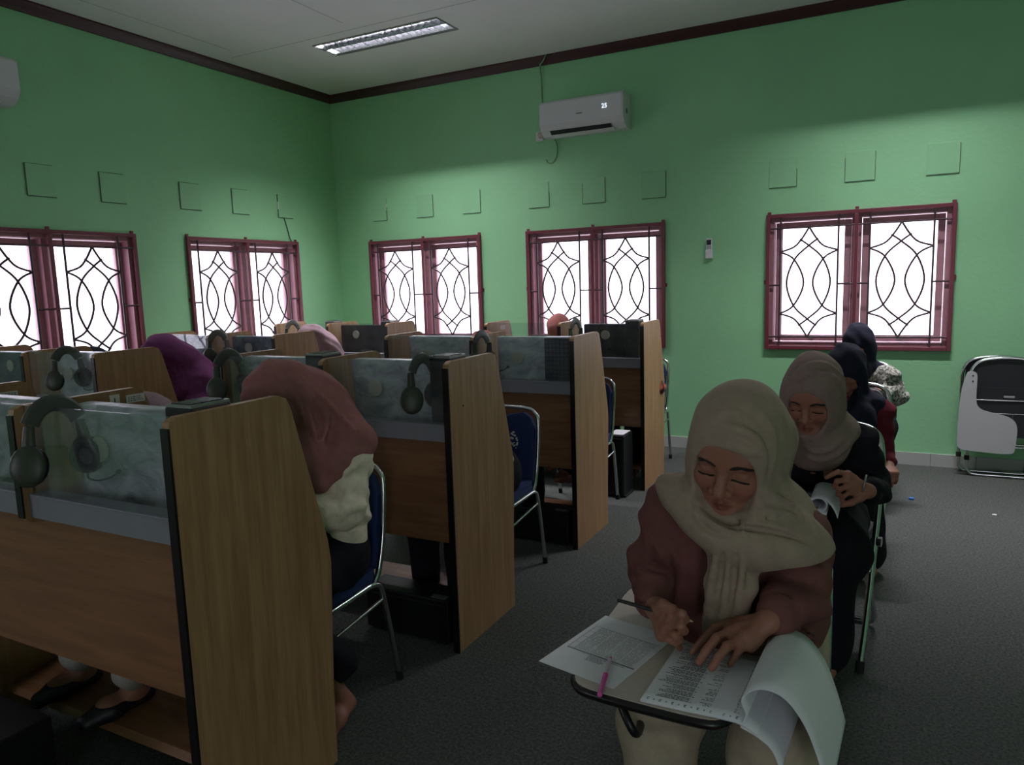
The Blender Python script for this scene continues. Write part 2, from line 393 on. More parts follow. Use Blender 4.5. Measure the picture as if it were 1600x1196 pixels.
# ------------------------------------------------------------------ windows (local: u along the wall, w into the room, z up)
def window(n, u0, u1, side, rodflip=False):
    if side == 'back':
        root = bpy.data.objects.new('window_%d' % n, None); COL.objects.link(root); root.location = ((u0+u1)/2, YB, Z0)
    else:
        root = bpy.data.objects.new('window_%d' % n, None); COL.objects.link(root); root.location = (XL, (u0+u1)/2, Z0); root.rotation_euler = (0, 0, PI/2)
    structure(root); root.empty_display_size = .05
    W = u1-u0; H = Z1-Z0; h = W/2
    # local x along the wall, local -y is the room
    li = MB(); t = .035
    a, b = -h+I, h-I
    li.box((a, .0, I), (a+t, TH, H-I)); li.box((b-t, .0, I), (b, TH, H-I))
    li.box((a+t, .0, I), (b-t, TH, I+t)); li.box((a+t, .0, H-I-t), (b-t, TH, H-I))
    li.box((-.035, .03, I+t), (.035, TH, H-I-t))
    li.build('window_frame', M['lining'], root, bevel=.003)
    for s in (-1, 1):
        x0, x1 = (a+t+.004, -.039) if s < 0 else (.039, b-t-.004)
        z0, z1 = I+t+.004, H-I-t-.004; w = .05
        sm = MB(); y0, y1 = .085, .125
        sm.box((x0, y0, z0), (x0+w, y1, z1)); sm.box((x1-w, y0, z0), (x1, y1, z1))
        sm.box((x0+w, y0, z0), (x1-w, y1, z0+w)); sm.box((x0+w, y0, z1-w), (x1-w, y1, z1))
        so = sm.build('window_sash', M['sash'], root, bevel=.004)
        MB().box((x0+w-.005, .102, z0+w-.005), (x1-w+.005, .106, z1-w+.005)).build('window_pane', M['pane'], so)
        hm = MB(); xm = (x0+x1)/2
        hm.box((xm-.02, y0-.012, z0+.012), (xm+.02, y0, z0+.03)); hm.tube([(xm, y0-.012, z0+.022), (xm+.05, y0-.03, z0+.03), (xm+.10, y0-.032, z0+.045)], .006, 6)
        hm.build('window_stay', M['silver'], so)
    # iron grille on the room face
    g = MB(); q = .03; yf0, yf1 = -.032, -.004
    g.box((-h, yf0, 0), (-h+q, yf1, H)); g.box((h-q, yf0, 0), (h, yf1, H)); g.box((-h+q, yf0, 0), (h-q, yf1, q)); g.box((-h+q, yf0, H-q), (h-q, yf1, H))
    g.box((-q/2, yf0, q), (q/2, yf1, H-q))
    for (x, z) in ((-h+.02, H), (0, H), (h-.02, H), (-h-.0, H*.5), (h+.0, H*.5)):
        g.box((x-.014, -.012, z-.012), (x+.014, 0.0, z+.022))
    go = g.build('window_grille', M['grille'], root, bevel=.003)
    r = MB(); yr = -.02; rad = .0082
    for s in (-1, 1):
        xa, xb = (-h+q, -q/2) if s < 0 else (q/2, h-q)
        wv = xb-xa
        va, vb = xa+.13*wv, xa+.80*wv
        if side == 'back' : va, vb = xa+.13*wv, xa+.82*wv
        zt, zb = H-.115, .105
        r.tube([(va, yr, q), (va, yr, H-q)], rad, 6); r.tube([(vb, yr, q), (vb, yr, H-q)], rad, 6)
        r.tube([(xa, yr, zt), (xb, yr, zt)], rad, 6); r.tube([(xa, yr, zb), (xb, yr, zb)], rad, 6)
        zm = H*.48
        r.tube([(xa, yr, zm), (va, yr, zm)], rad, 6); r.tube([(vb, yr, zm), (xb, yr, zm)], rad, 6)
        S = [[(0, .215), (.235, .175), (.37, .105), (.5, 0)],
             [(0, .215), (.25, .29), (.42, .5), (.25, .71), (0, .785)],
             [(.66, .105), (.5, .165), (.25, .29), (.12, .5), (.25, .71), (.5, .835), (.66, .895)],
             [(0, .785), (.235, .825), (.37, .895), (.5, 1)]]
        for c in S:
            for mir in (0, 1):
                pts = [((1-u) if mir else u, v) for u, v in c]
                cc = catmull([(va+(vb-va)*u, yr, zt+(zb-zt)*v) for u, v in pts], 6)
                r.tube(cc, rad, 6)
    r.build('grille_scrollwork', M['rod'], go)
    return root
window(1, *WINL[1], 'left'); window(2, *WINL[2], 'left')
for i, w in enumerate(WINB): window(3+i, *w, 'back')
window(6, *WINL[0], 'left')

# ------------------------------------------------------------------ painted-over vent covers
VB = [(-4.93, -4.75), (-4.373, -4.172), (-3.818, -3.62), (-3.092, -2.882), (-2.545, -2.33), (-1.988, -1.778), (-.925, -.716), (-.364, -.155), (.187, .398)]
VL = [(3.138, 3.342), (3.685, 3.892), (4.397, 4.608), (4.957, 5.152), (5.525, 5.725)]
LBL_B = ['square painted-over vent plate with a bright chip, nearest the room corner on the back wall',
 'square painted-over vent plate above the middle of the back wall window nearest the corner',
 'square painted-over vent plate above the right edge of the back wall window nearest the corner',
 'square painted-over vent plate above the left edge of the window under the air conditioner',
 'square painted-over vent plate above the middle bar of the window under the air conditioner',
 'square painted-over vent plate above the right edge of the window under the air conditioner',
 'faint square vent plate above the left sash of the window behind the exam students',
 'square vent plate above the middle of the window behind the exam students',
 'square vent plate with dark right edge, farthest right on the back wall']
LBL_L = ['large square vent outline on the left wall, leftmost of its row',
 'square vent outline on the left wall, second from the left',
 'square vent outline on the left wall above the left sash of the corner-side window',
 'square vent outline on the left wall above the middle of the corner-side window',
 'cracked vent plate with a wire below it, last on the left wall before the corner']
for k, (a, b) in enumerate(VB):
    z0, z1 = 2.203, 2.428
    o = thing('vent_plate', LBL_B[k], 'vent', ((a+b)/2, YB, z0), 'painted-over vent plates on the back wall')
    MB().box((a-(a+b)/2, -.006, 0), (b-(a+b)/2, .0, z1-z0)).build('plate', M['vent'], o, bevel=.002)
    c = MB(); w = (b-a)/2
    c.box((-w, -.0065, -.004), (w, -.001, .0015)); c.box((w-.0015, -.0065, 0), (w+.003, -.001, (z1-z0)*(.95 if k % 3 else .6)))
    if k in (4, 7): c.box((-w-.003, -.0065, 0), (-w+.0015, -.001, (z1-z0)*.8))
    c.build('crack', M['crack'], o)
    if k == 0: MB().box((w-.008, -.007, .10), (w, -.001, .17)).build('paint_chip', M['label'], o)
for k, (a, b) in enumerate(VL):
    z0, z1 = 2.222, 2.445
    o = thing('vent_plate', LBL_L[k], 'vent', (XL, (a+b)/2, z0), 'painted-over vent plates on the left wall', PI/2)
    w = (b-a)/2
    MB().box((-w, -.006, 0), (w, 0, z1-z0)).build('plate', M['vent'], o, bevel=.002)
    c = MB(); c.box((-w, -.0068, -.004), (w, -.001, .002)); c.box((-w-.004, -.0068, 0), (-w+.002, -.001, (z1-z0)))
    if k < 4: c.box((-w, -.0066, z1-z0-.001), (w*.9, -.001, z1-z0+.002))
    c.build('crack', M['crack'], o)
    if k == 4:
        MB().box((-w-.006, -.0072, .08), (-w+.005, -.001, .15)).build('paint_chip', M['label'], o)
        MB().tube([(-.03, -.006, 0), (.0, -.01, -.1), (.03, -.008, -.2), (.045, -.012, -.235)], .004, 6).build('wire', M['wire'], o)

# ------------------------------------------------------------------ ceiling lights
def troffer(x, y, label):
    o = thing('ceiling_light', label, 'light', (x, y, ZC))
    hx, hy = LX/2, LY/2
    f = MB()
    for (a, b) in (((-hx-.012, -hy-.012, -.006), (hx+.012, -hy, .004)), ((-hx-.012, hy, -.006), (hx+.012, hy+.012, .004)), ((-hx-.012, -hy, -.006), (-hx, hy, .004)), ((hx, -hy, -.006), (hx+.012, hy, .004))): f.box(a, b)
    f.build('frame', M['silver'], o)
    h = MB(); zt = .095
    h.box((-hx, -hy, zt), (hx, hy, zt+.006)); h.box((-hx, -hy, 0), (hx, -hy+.004, zt)); h.box((-hx, hy-.004, 0), (hx, hy, zt)); h.box((-hx, -hy, 0), (-hx+.004, hy, zt)); h.box((hx-.004, -hy, 0), (hx, hy, zt))
    h.build('housing', M['acwhite'], o)
    l = MB()
    for s in (-1, 0, 1):
        y_ = s*(hy-.02)
        l.prism([(y_-.016, .045), (y_+.016, .045), (y_+.003, .0), (y_-.003, .0)], -hx+.005, hx-.005, 'x')
    n = 19
    for i in range(1, n):
        xx = -hx+LX*i/n
        l.prism([(xx-.002, .0), (xx+.002, .0), (xx+.010, .042), (xx-.010, .042)], -hy+.005, hy-.005, 'y')
    l.build('louvre', M['alu'], o)
    for s in (-1, 1):
        MB().tube([(-hx+.03, s*.068, .072), (hx-.03, s*.068, .072)], .013, 10).build('fluorescent_tube', M['tube'] if s > 0 else M['acwhite'], o)
    ld = bpy.data.lights.new('lamp_light', 'AREA'); ld.shape = 'RECTANGLE'; ld.size = LX-.06; ld.size_y = LY/2-.05; ld.energy = LAMP_W; ld.color = (1.0, .94, 1.0)
    lo = bpy.data.objects.new('lamp_light', ld); COL.objects.link(lo); lo.parent = o; lo.location = (0, .068, .088)
LAMP_W = 175
SKY = 3.0
troffer(*LAMPS[0], 'lit recessed fluorescent ceiling light with silver louvres near the corner')
troffer(*LAMPS[1], 'lit recessed fluorescent ceiling light above the exam students, out of frame')

# ------------------------------------------------------------------ air conditioners and wall things
def air_con(label, loc, rz, disp=True):
    o = thing('air_conditioner', label, 'air conditioner', loc, 'wall air conditioners', rz)
    W, H, D = .78, .295, .21; w = W/2
    prof = [(0, 0), (-D*.55, 0), (-D*.85, .045), (-D, .085), (-D*.98, H-.02), (-D*.9, H), (0, H)]
    MB().prism(prof, -w, w, 'x').build('body', M['acwhite'], o, bevel=.008)
    MB().prism([(-D-.004, .088), (-D+.002, .088), (-D*.98+.002, H-.022), (-D*.98-.004, H-.022)], -w+.012, w-.012, 'x').build('front_panel', M['acwhite'], o, bevel=.002)
    MB().prism([(-D*.60, .004), (-D*.86, .042), (-D*.88, .036), (-D*.62, -.003)], -w+.09, w-.12, 'x').build('air_slot', M['acdark'], o)
    f = MB(); f.prism([(-D*.56, -.004), (-D*.74, .012), (-D*.75, .006), (-D*.57, -.010)], -w+.09, w-.10, 'x'); f.build('flap', M['acwhite'], o)
    MB().box((-.035, -D-.006, .15), (.02, -D-.003, .158)).build('badge', M['inklight'], o)
    MB().box((w-.002, -D*.6, .12), (w+.003, -D*.45, .16)).build('side_catch', M['inklight'], o)
    if disp:
        mw = Matrix.Translation((w-.165, -D-.0055, .185)) @ Matrix.Rotation(PI/2, 4, 'X')
        text_mesh('25', .052, 'display_digits', M['led'], o, mw)
    return o
air_con('white wall air conditioner with lit digits high on the back wall', (-2.475, YB, 2.80), 0)
air_con('white air conditioner end high on the left wall, cut by the picture edge', (XL, 2.66, 2.785), PI/2, False)
# cable, socket and loop beside the air conditioner
o = thing('power_socket', 'small pale power socket with plug left of the air conditioner', 'socket', (-2.945, YB, 2.80))
MB().box((-.045, -.028, 0), (.03, 0, .085)).build('back_box', M['acwhite'], o, bevel=.005)
MB().box((-.005, -.075, .02), (.045, -.028, .07)).build('plug', M['plug'], o, bevel=.008)
o = MB().tube(catmull([(-2.93, YB-.006, 2.88), (-2.925, YB-.007, 3.1), (-2.93, YB-.007, 3.35), (-2.92, YB-.05, 3.455), (-2.885, YB-.066, 3.48), (-2.85, YB-.064, 3.535)], 5), .006, 6).build('power_cable', M['cable'])
tag(o, 'painted cable running up the back wall from socket to ceiling', 'cable')
o = MB().tube(catmull([(-2.80, YB-.03, 2.80), (-2.785, YB-.012, 2.74), (-2.79, YB-.008, 2.66), (-2.83, YB-.008, 2.60), (-2.88, YB-.008, 2.60), (-2.90, YB-.008, 2.63)], 6), .006, 6).build('hose_loop', M['cable'])
tag(o, 'looped drain hose hanging below the air conditioner left end', 'hose')
o = thing('remote_control', 'white remote control in a wall holder beside the right-hand window', 'remote control', (-1.40, YB, 1.66))
MB().box((-.03, -.03, 0), (.03, 0, .075)).build('holder', M['acwhite'], o, bevel=.005)
MB().box((-.024, -.026, .02), (.024, -.005, .17)).build('remote_body', M['acwhite'], o, bevel=.006)
MB().box((-.018, -.0285, .115), (.018, -.0255, .155)).build('remote_screen', M['ink'], o)
b = MB()
for i in range(3):
    for j in range(3): b.box((-.016+i*.012, -.028, .083-j*.0 + j*.009), (-.008+i*.012, -.0255, .088+j*.009))
b.build('remote_buttons', M['inklight'], o)

# ------------------------------------------------------------------ study carrels
ROWY = [1.15, 2.402, 3.68, 4.945]
XRB, XLB, PITCH = -1.545, -3.745, .625
PROF = [(0, 0), (.50, 0)]+[(.505, .25), (.53, .66), (.522, .73)]+[(.405, 1.165), (.39, 1.195), (.36, 1.207), (.03, 1.205), (.006, 1.195), (0, 1.17)]
DIVP = [(-.012, .885), (.003, .868), (.05, .868), (.05, .74), (.49, .74), (.51, .76)]+[(.405, 1.165), (.39, 1.195), (.36, 1.207), (.02, 1.205), (-.006, 1.195), (-.012, 1.17)]
T = .0125
def carrel(label, x, y):
    o = thing('study_carrel', label, 'study carrel', (x, y, 0), 'study carrels in rows')
    for k, xx in enumerate((0, -2*PITCH)):
        p = MB().prism(PROF, xx-T, xx+T, 'x').build('end_panel', M['beech_v'], o, bevel=.002)
        MB().box((xx-T-.001, -.003, 0), (xx+T+.001, .004, 1.18)).build('edge_band', M['edge'], p)
    d = MB().prism(DIVP, -PITCH-T, -PITCH+T, 'x').build('divider', M['beech_v'], o, bevel=.002)
    MB().box((-PITCH-T-.001, -.0155, .885), (-PITCH+T+.001, -.010, 1.18)).build('edge_band', M['edge'], d)
    for k in (0, 1):
        a, b = -PITCH*(k+1)+T, -PITCH*k-T
        MB().box((a, .018, .95), (b, .024, 1.205)).build('glass_screen', M['glass'], o)
    MB().box((-2*PITCH+T, .03, .455), (-T, .048, .882)).build('modesty_panel', M['beech_h'], o)
    t = MB(); t.box((-2*PITCH+T, .006, .882), (-T, .062, .952)); t.box((-2*PITCH+T, .004, .945), (-T, .008, .952))
    t.build('cable_trunk', M['trunk'], o, bevel=.003)
    MB().box((-2*PITCH+T, .062, .715), (-T, .50, .738)).build('desk_top', M['beech_h'], o)
    MB().prism([(.19, .10), (.205, .122), (.40, .150), (.40, .130), (.215, .10)], -2*PITCH+T, -T, 'x').build('foot_board', M['beech_h'], o, bevel=.002)
    return o
ROWN = ['front row', 'second row', 'third row', 'back row']
car = {}
for i, y in enumerate(ROWY):
    car['R', i] = carrel(['nearest wooden study carrel, its tall end panel filling the left foreground',
        'wooden study carrel of the second row, its end panel beside the aisle',
        'wooden study carrel of the third row, its end panel beside the aisle',
        'wooden study carrel of the back row nearest the back wall beside the aisle'][i], XRB, y)
for i, y in list(enumerate(ROWY))[1:]:
    car['L', i] = carrel(['', 'second-row carrel of the far left block, hiding the purple-scarfed student',
        'third-row carrel of the far left block by the left wall windows',
        'back-row carrel of the far left block in the room corner'][i], XLB, y)
# stickers on the front-row divider (parts of that carrel)
d = car['R', 0]
s = MB().box((-PITCH+T, .275, 1.150), (-PITCH+T+.001, .308, 1.194)).build('number_sticker', M['label'], d)
mw = Matrix.Translation((-PITCH+T+.0015, .291, 1.172)) @ Matrix.Rotation(PI/2, 4, 'Z') @ Matrix.Rotation(PI/2, 4, 'X')
text_mesh('1', .03, 'number', M['ink'], s, mw)
def text_sticker(parent, xx, y0, y1, z0, z1):
    m = MB(); m.box((xx, y0, z0), (xx+.001, y1, z1), 0)
    for k in range(3):
        y = y0+.006; zz = z1-.006-k*(z1-z0-.008)/3
        while y < y1-.012:
            w = random.uniform(.004, .011); m.box((xx+.0009, y, zz-.003), (xx+.0014, min(y+w, y1-.005), zz), 1); y += w+.003
    m.build('text_sticker', [M['label'], M['inklight']], parent)
text_sticker(d, -PITCH+T, .33, .395, 1.160, 1.186)
text_sticker(d, -2*PITCH+T, .27, .345, 1.150, 1.176)
text_sticker(car['R', 3], -2*PITCH+T, .22, .30, 1.14, 1.17)

# ------------------------------------------------------------------ monitors, headsets, towers
def monitor_proto(kind):
    o = bpy.data.objects.new('monitor', None); COL.objects.link(o); o.empty_display_size = .05
    w, z0, z1 = .222, .155, .445
    f = MB(); f.prism(rr(-.11, .0, .11, .17, .05), 0, .012, 'z'); f.build('stand_base', M['black'], o, bevel=.003)
    f = MB(); f.prism([(.075, .01), (.095, .01), (.075, .26), (.05, .26)], -.035, .035, 'x'); f.build('stand_neck', M['black'], o)
    if kind in ('wrap', 'wraplight'):
        G = []
        nx, nz = 29, 14
        for i in range(nx):
            u = -1+2*i/(nx-1); row = []
            for j in range(nz):
                v = j/(nz-1)
                hem = z0-.02+0.062*(math.exp(-((u)/.33)**2))+.006*math.sin(u*9+1)
                z = hem+(z1+.006-hem)*v
                y = .0-.012*(1-u*u)+.005*math.sin(u*7+v*5)*(1-v)+.004*math.sin(v*9+u*3)
                row.append((u*(w+.004), y, z))
            row.append((u*(w+.004), .052, z1+.008)); G.append(row)
        MB().sheet(G, .003).build('plastic_cover', M[kind], o)
        MB().prism(rr(-w, z0, w, z1, .012), .014, .05, 'y').build('screen_shell', M['black'], o)
        MB().disc((-.085, -.027, .335), .036, 'y', .006).build('disc_emblem', M['disc'], o)
    else:
        MB().prism(rr(-w, z0, w, z1, .012), -.005, .05, 'y').build('screen_shell', M['wrapdark' if kind == 'blue' else 'black'], o, bevel=.006)
        f = MB(); f.box((-.12, -.012, z0+.02), (.12, -.004, z0+.09)); f.build('vent_grille', M['blackpc'], o)
        MB().disc((-.05, -.016, .365), .034, 'y', .006).build('disc_emblem', M['disc'], o)
    MB().prism(rr(-w+.01, z0+.015, w-.01, z1-.01, .006), .05, .054, 'y').build('screen', M['acdark'], o)
    return o
def headset_proto(far=False):
    o = bpy.data.objects.new('headset', None); COL.objects.link(o); o.empty_display_size = .05
    R = .072
    arc = [(0, -R*1.0, -.105)]+[(0, -R*math.cos(a), -.095+.105*math.sin(a)) for a in np.linspace(.12, PI-.12, 15)]+[(0, R, -.105)]
    hb = MB().tube(arc[3:-3], .025, 10, sx=.16); hb.build('headband', M['hs_band'], o)
    for s in (-1, 1):
        c = MB(); y = s*R; piv = Vector((0, y, 0)); sw = Matrix.Rotation(.75, 4, 'Z') @ Matrix.Rotation(s*.16, 4, 'X')
        turn = lambda m_: [tuple(piv+(sw @ (Vector(v)-piv-Vector((0, 0, -.15))))+Vector((0, 0, -.15))) for v in m_.v]
        c.tube([(0, y, -.045), (0, y*1.06, -.085), (0, y*1.06, -.13)], [.014, .017, .020], 10, sx=.45)
        c.ell((0, y+s*.013, -.152), (.046, .014, .056), 22, 12); c.v = turn(c)
        cup = c.build('ear_cup', M['hs_green'], o)
        k = MB()
        ring = [(.031*math.cos(a), y-s*.006, -.152+.040*math.sin(a)) for a in np.linspace(0, 2*PI, 21)[:-1]]
        k.tube(ring, .0135, 8, closed=True); k.disc((0, y+s*.001, -.152), .031, 'y', .006, 18, 1, rz=.040); k.v = turn(k)
        k.build('ear_cushion', [M['pad'], M['padgrey']], cup)
    m = MB().tube(catmull([(.0, R*1.0, -.20), (.015, R*.9, -.215), (.04, R*1.1, -.222), (.085, R*1.25, -.21), (.11, R*1.35, -.195)], 4), .003, 6)
    m.ell((.114, R*1.37, -.192), (.011, .007, .007), 10, 6); m.build('boom_microphone', M['pad'], o)
    return o
def tower_proto():
    o = bpy.data.objects.new('computer_tower', None); COL.objects.link(o); o.empty_display_size = .05
    MB().box((-.05, 0, 0), (.05, .13, .475)).build('case', M['blackpc'], o, bevel=.006)
    t = MB(); t.box((-.048, .004, .474), (.048, .126, .482)); t.build('top_rim', M['silver'], o)
    t = MB()
    for k in range(6): t.box((-.038, .014+k*.018, .4815), (.038, .026+k*.018, .4845))
    t.build('top_vent', M['black'], o)
    t = MB()
    for k in range(5): t.box((-.03, -.004, .1+k*.02), (.03, .001, .11+k*.02))
    t.build('rear_vent', M['black'], o)
    return o
protos = {k: None for k in ('wrap', 'wraplight', 'blue', 'black')}
def place(o, loc, label, cat, group, rz=0):
    o.location = loc; o.rotation_euler = (0, 0, rz); return tag(o, label, cat, group)
def put_monitor(kind, x, y, label, z=.738):
    if protos[kind] is None: protos[kind] = o = monitor_proto(kind)
    else: o = copy_tree(protos[kind])
    return place(o, (x, y, z), label, 'monitor', 'booth monitors')
def bx(block, b): return (XRB if block == 'R' else XLB)-PITCH*(b+.5)
MDX = {('R', 0, 0): (-.032, 0), ('R', 1, 0): (-.032, 0), ('R', 1, 1): (-.072, 0), ('R', 2, 0): (.01, 0), ('R', 3, 0): (.02, .075), ('L', 3, 0): (-.055, 0)}
MON = [('R', 0, 0, 'wrap', 'plastic-wrapped grey monitor with cream disc beside the nearest end panel'),
 ('R', 0, 1, 'wrap', 'plastic-wrapped monitor of the front row cut by the left picture edge'),
 ('R', 1, 0, 'wrap', 'plastic-wrapped monitor with faint disc behind the olive headset, second row'),
 ('R', 1, 1, 'wrap', 'plastic-wrapped monitor behind the pink-scarfed student, second row left booth'),
 ('R', 2, 0, 'wraplight', 'pale plastic-wrapped monitor beside the upright keyboard, third row'),
 ('R', 2, 1, 'wraplight', 'pale monitor in the third-row booth in front of the aisle window'),
 ('R', 3, 0, 'black', 'black monitor with pale disc beside a dark tower, back row'),
 ('L', 1, 0, 'wraplight', 'hazy pale monitor behind the hanging headset, second row of left block'),
 ('L', 1, 1, 'blue', 'bluish monitor at the left picture edge, second row of left block'),
 ('L', 2, 0, 'blue', 'dark blue monitor beside a headset, third row of left block'),
 ('L', 2, 1, 'blue', 'dark blue monitor with white disc behind the purple-scarfed student'),
 ('L', 3, 0, 'black', 'black monitor with pale disc, back row of left block')]
for blk, r, b, kind, lab in MON:
    put_monitor(kind, bx(blk, b)+MDX.get((blk, r, b), (0, 0))[0], ROWY[r]+.135+MDX.get((blk, r, b), (0, 0))[1], lab)
hp = None
HS = [((-2.02, 0), 'olive headset straddling the nearest glass screen at far left'),
 ((-1.665, 1), 'olive headset hanging on the second-row glass beside its end panel'),
 ((-2.755, 1), 'olive headset hanging at the left end of the second-row glass behind the pink scarf'),
 ((-4.00, 1), 'olive headset hanging on the left block glass, second row'),
 ((-4.30, 2), 'olive headset hanging at the dividing panel of the left block, third row'),
 ((-4.80, 3), 'headset hanging on the glass of the left block back row near the window'),
 ((-2.05, 3), 'pale headset hanging before the student by the window, back row'),
 ((-2.12, 2), 'headset hanging beside the pale monitor, third row')]
for (x, r), lab in HS:
    o = headset_proto() if hp is None else copy_tree(hp)
    hp = hp or o
    place(o, (x, ROWY[r]+.021, 1.2085), lab, 'headset', 'headsets hung over the glass screens', -.12)
tp = None
TW = [(-1.610, 0, .09, 'slim black tower peeking above the nearest end panel'),
 (-1.610, 1, .06, 'slim black tower peeking above the second-row end panel'),
 (-2.27, 1, .06, 'black tower beside the second-row divider, right of the pink scarf'),
 (-1.635, 3, .05, 'dark tower against the back-row end panel below the window'),
 (-3.825, 3, .10, 'black tower at the end panel of the left block back row'),
 (-4.44, 3, .10, 'black tower near the room corner in the left block back row')]
for x, r, dy, lab in TW:
    o = tower_proto() if tp is None else copy_tree(tp)
    tp = tp or o
    place(o, (x, ROWY[r]+dy, .738), lab, 'computer tower', 'slim towers on the desks')
# keyboard standing upright behind the glass of the third row
o = thing('keyboard', 'black keyboard standing on end behind the third-row glass', 'keyboard', (-1.66, ROWY[2]+.055, .738))
MB().box((-.075, 0, 0), (.072, .018, .455)).build('keyboard_body', M['black'], o, bevel=.004)
k = MB()
for i in range(6):
    for j in range(18): k.box((-.068+i*.0232, -.004, .012+j*.0242), (-.068+i*.0232+.0185, .001, .012+j*.0242+.0195))
k.build('keys', M['keycap'], o)
# adapter under the nearest monitor
q = at(207, 790, y=1.40)
o = thing('power_adapter', 'small white adapter box under the nearest wrapped monitor', 'adapter', (q[0], 1.40, .738))
MB().box((-.055, -.02, 0), (.055, .03, .125)).build('adapter_case', M['acwhite'], o, bevel=.005)
MB().tube(catmull([(.055, .0, .1), (.09, .02, .115), (.12, -.0, .12), (.15, -.02, .09)], 5), .003, 6).build('adapter_cord', M['black'], o)
# floor-standing / lying cases
def pc_case(label, x0, x1, y0, y1, h, paper=False):
    o = thing('computer_case', label, 'computer case', ((x0+x1)/2, (y0+y1)/2, 0), 'computer cases under the desks')
    a, b = (x1-x0)/2, (y1-y0)/2
    MB().box((-a, -b, .012), (a, b, h)).build('case_shell', M['blackpc'], o, bevel=.006)
    f = MB(); f.box((-a+.01, -b-.006, .03), (a-.01, -b+.002, h-.02)); f.build('case_front', M['black'], o, bevel=.003)
    s = MB(); s.box((a-.09, -b+.01, h-.001), (a-.02, -b+.04, h+.003)); s.build('drive_slot', M['silver'], o)
    for sx in (-1, 1):
        MB().box((sx*a*.8-.02, -b+.01, 0), (sx*a*.8+.02, b-.01, .014)).build('case_foot', M['rubber'], o)
    if paper: MB().box((-a+.01, -b+.02, h+.003), (a-.01, b-.02, h+.006)).build('paper_sheet', M['paper'], o)
    return o
pc_case('black computer case on the floor under the front-row desk', -2.62, -2.13, .95, 1.13, .30)
pc_case('low black computer case under the second-row desk by its end panel', -2.03, -1.60, 2.43, 2.575, .20)
pc_case('low black computer case under the third-row desk by its end panel', -2.00, -1.60, 3.71, 3.85, .20)
pc_case('upright black case with white sheet on top under the back-row desk', -1.735, -1.61, 4.72, 4.92, .44, True)

# ------------------------------------------------------------------ booth chairs (face -y, origin on the floor below the seat)
def booth_chair_proto():
    o = bpy.data.objects.new('chair', None); COL.objects.link(o); o.empty_display_size = .05
    s = MB(); s.prism(rr(-.205, -.20, .205, .20, .06), .425, .478, 'z'); s.build('seat', M['bluefab'], o, bevel=.02, seg=3)
    bk = MB()
    out = [(-.185, .46), (.185, .46)]+[(.192, .74), (.165, .80), (.12, .825), (.06, .815), (.0, .80), (-.06, .815), (-.12, .825), (-.165, .80), (-.192, .74)]
    vs = []
    def yb(z): return .185+(z-.46)*.13
    n = len(out)
    vs = [(x, yb(z), z) for x, z in out]+[(x, yb(z)+.04, z) for x, z in out]
    bk.add(vs, [tuple(range(n)), tuple(range(n, 2*n))[::-1]]+[(i, n+i, n+(i+1) % n, (i+1) % n) for i in range(n)])
    bk.build('backrest', M['bluefab'], o, bevel=.012, seg=3)
    fr = MB(); L = .205
    pts = [(-L, .16, .43), (-L, .19, .47), (-L, .225, .60), (-L, .243, .78), (-L+.02, .247, .825), (-L+.06, .25, .845), (0, .251, .85), (L-.06, .25, .845), (L-.02, .247, .825), (L, .243, .78), (L, .225, .60), (L, .19, .47), (L, .16, .43)]
    fr.tube(catmull(pts, 4), .0105, 8); fr.build('back_frame', M['chrome'], o)
    for sx in (-1, 1):
        x = sx*.215
        l = MB(); l.tube(catmull([(x, -.20, .02), (x, -.195, .30), (x, -.185, .37), (x, -.14, .415), (x, 0, .425), (x, .12, .43)], 4), .011, 8); lg = l.build('front_leg', M['chrome'], o)
        l = MB(); l.tube(catmull([(x, .12, .43), (x, .165, .42), (x, .19, .38), (x, .23, .20), (x, .265, .02)], 4), .011, 8); lr = l.build('rear_leg', M['chrome'], o)
        MB().tube([(x, -.192, .31), (x, .195, .355)], .007, 8).build('side_rail', M['chrome'], o)
        MB().tube([(x, -.20, 0), (x, -.20, .035)], .0145, 8).build('rubber_foot', M['rubber'], lg)
        MB().tube([(x, .2665, 0), (x, .2615, .035)], .0145, 8).build('rubber_foot', M['rubber'], lr)
    MB().tube([(-.215, -.16, .405), (.215, -.16, .405)], .008, 8).build('cross_rail', M['chrome'], o)
    return o
cp = None
CH = [(-1.86, ROWY[0]+.725, 'blue padded chrome chair under the pink-scarfed student, front row'),
 (-2.50, ROWY[0]+.725, 'blue padded chrome chair of the front-row left booth'),
 (-1.835, ROWY[1]+.765, 'blue chair with white print on its tall backrest, second row by the aisle'),
 (-1.86, ROWY[2]+.74, 'blue chrome chair showing only its edge behind the third-row end panel'),
 (-2.48, ROWY[2]+.74, 'blue chair in the third-row left booth'),
 (-1.835, ROWY[3]+.745, 'chrome chair behind the back-row end panel by the skirting'),
 (-2.48, ROWY[3]+.745, 'blue chair in the back-row left booth by the window'),
 (-4.06, ROWY[1]+.72, 'blue chair under the purple-scarfed student in the left block'),
 (-4.69, ROWY[1]+.72, 'blue chair under the dark-haired figure in the left block'),
 (-4.06, ROWY[2]+.72, 'blue chair in the left block third row')]
for i, (x, y, lab) in enumerate(CH):
    o = booth_chair_proto() if cp is None else copy_tree(cp)
    cp = cp or o
    place(o, (x, y, 0), lab, 'chair', 'blue chrome chairs in the booths')
    if i == 2:
        m = MB(); rs = random.Random(3)
        for k in range(26):
            a = rs.uniform(0, 2*PI); q = rs.uniform(.012, .048); m.disc((.07+q*.6*math.cos(a), .2105, .675+q*math.sin(a)), rs.uniform(.003, .006), 'y', .006, 8)
        m.build('printed_mark', M['label'], o)

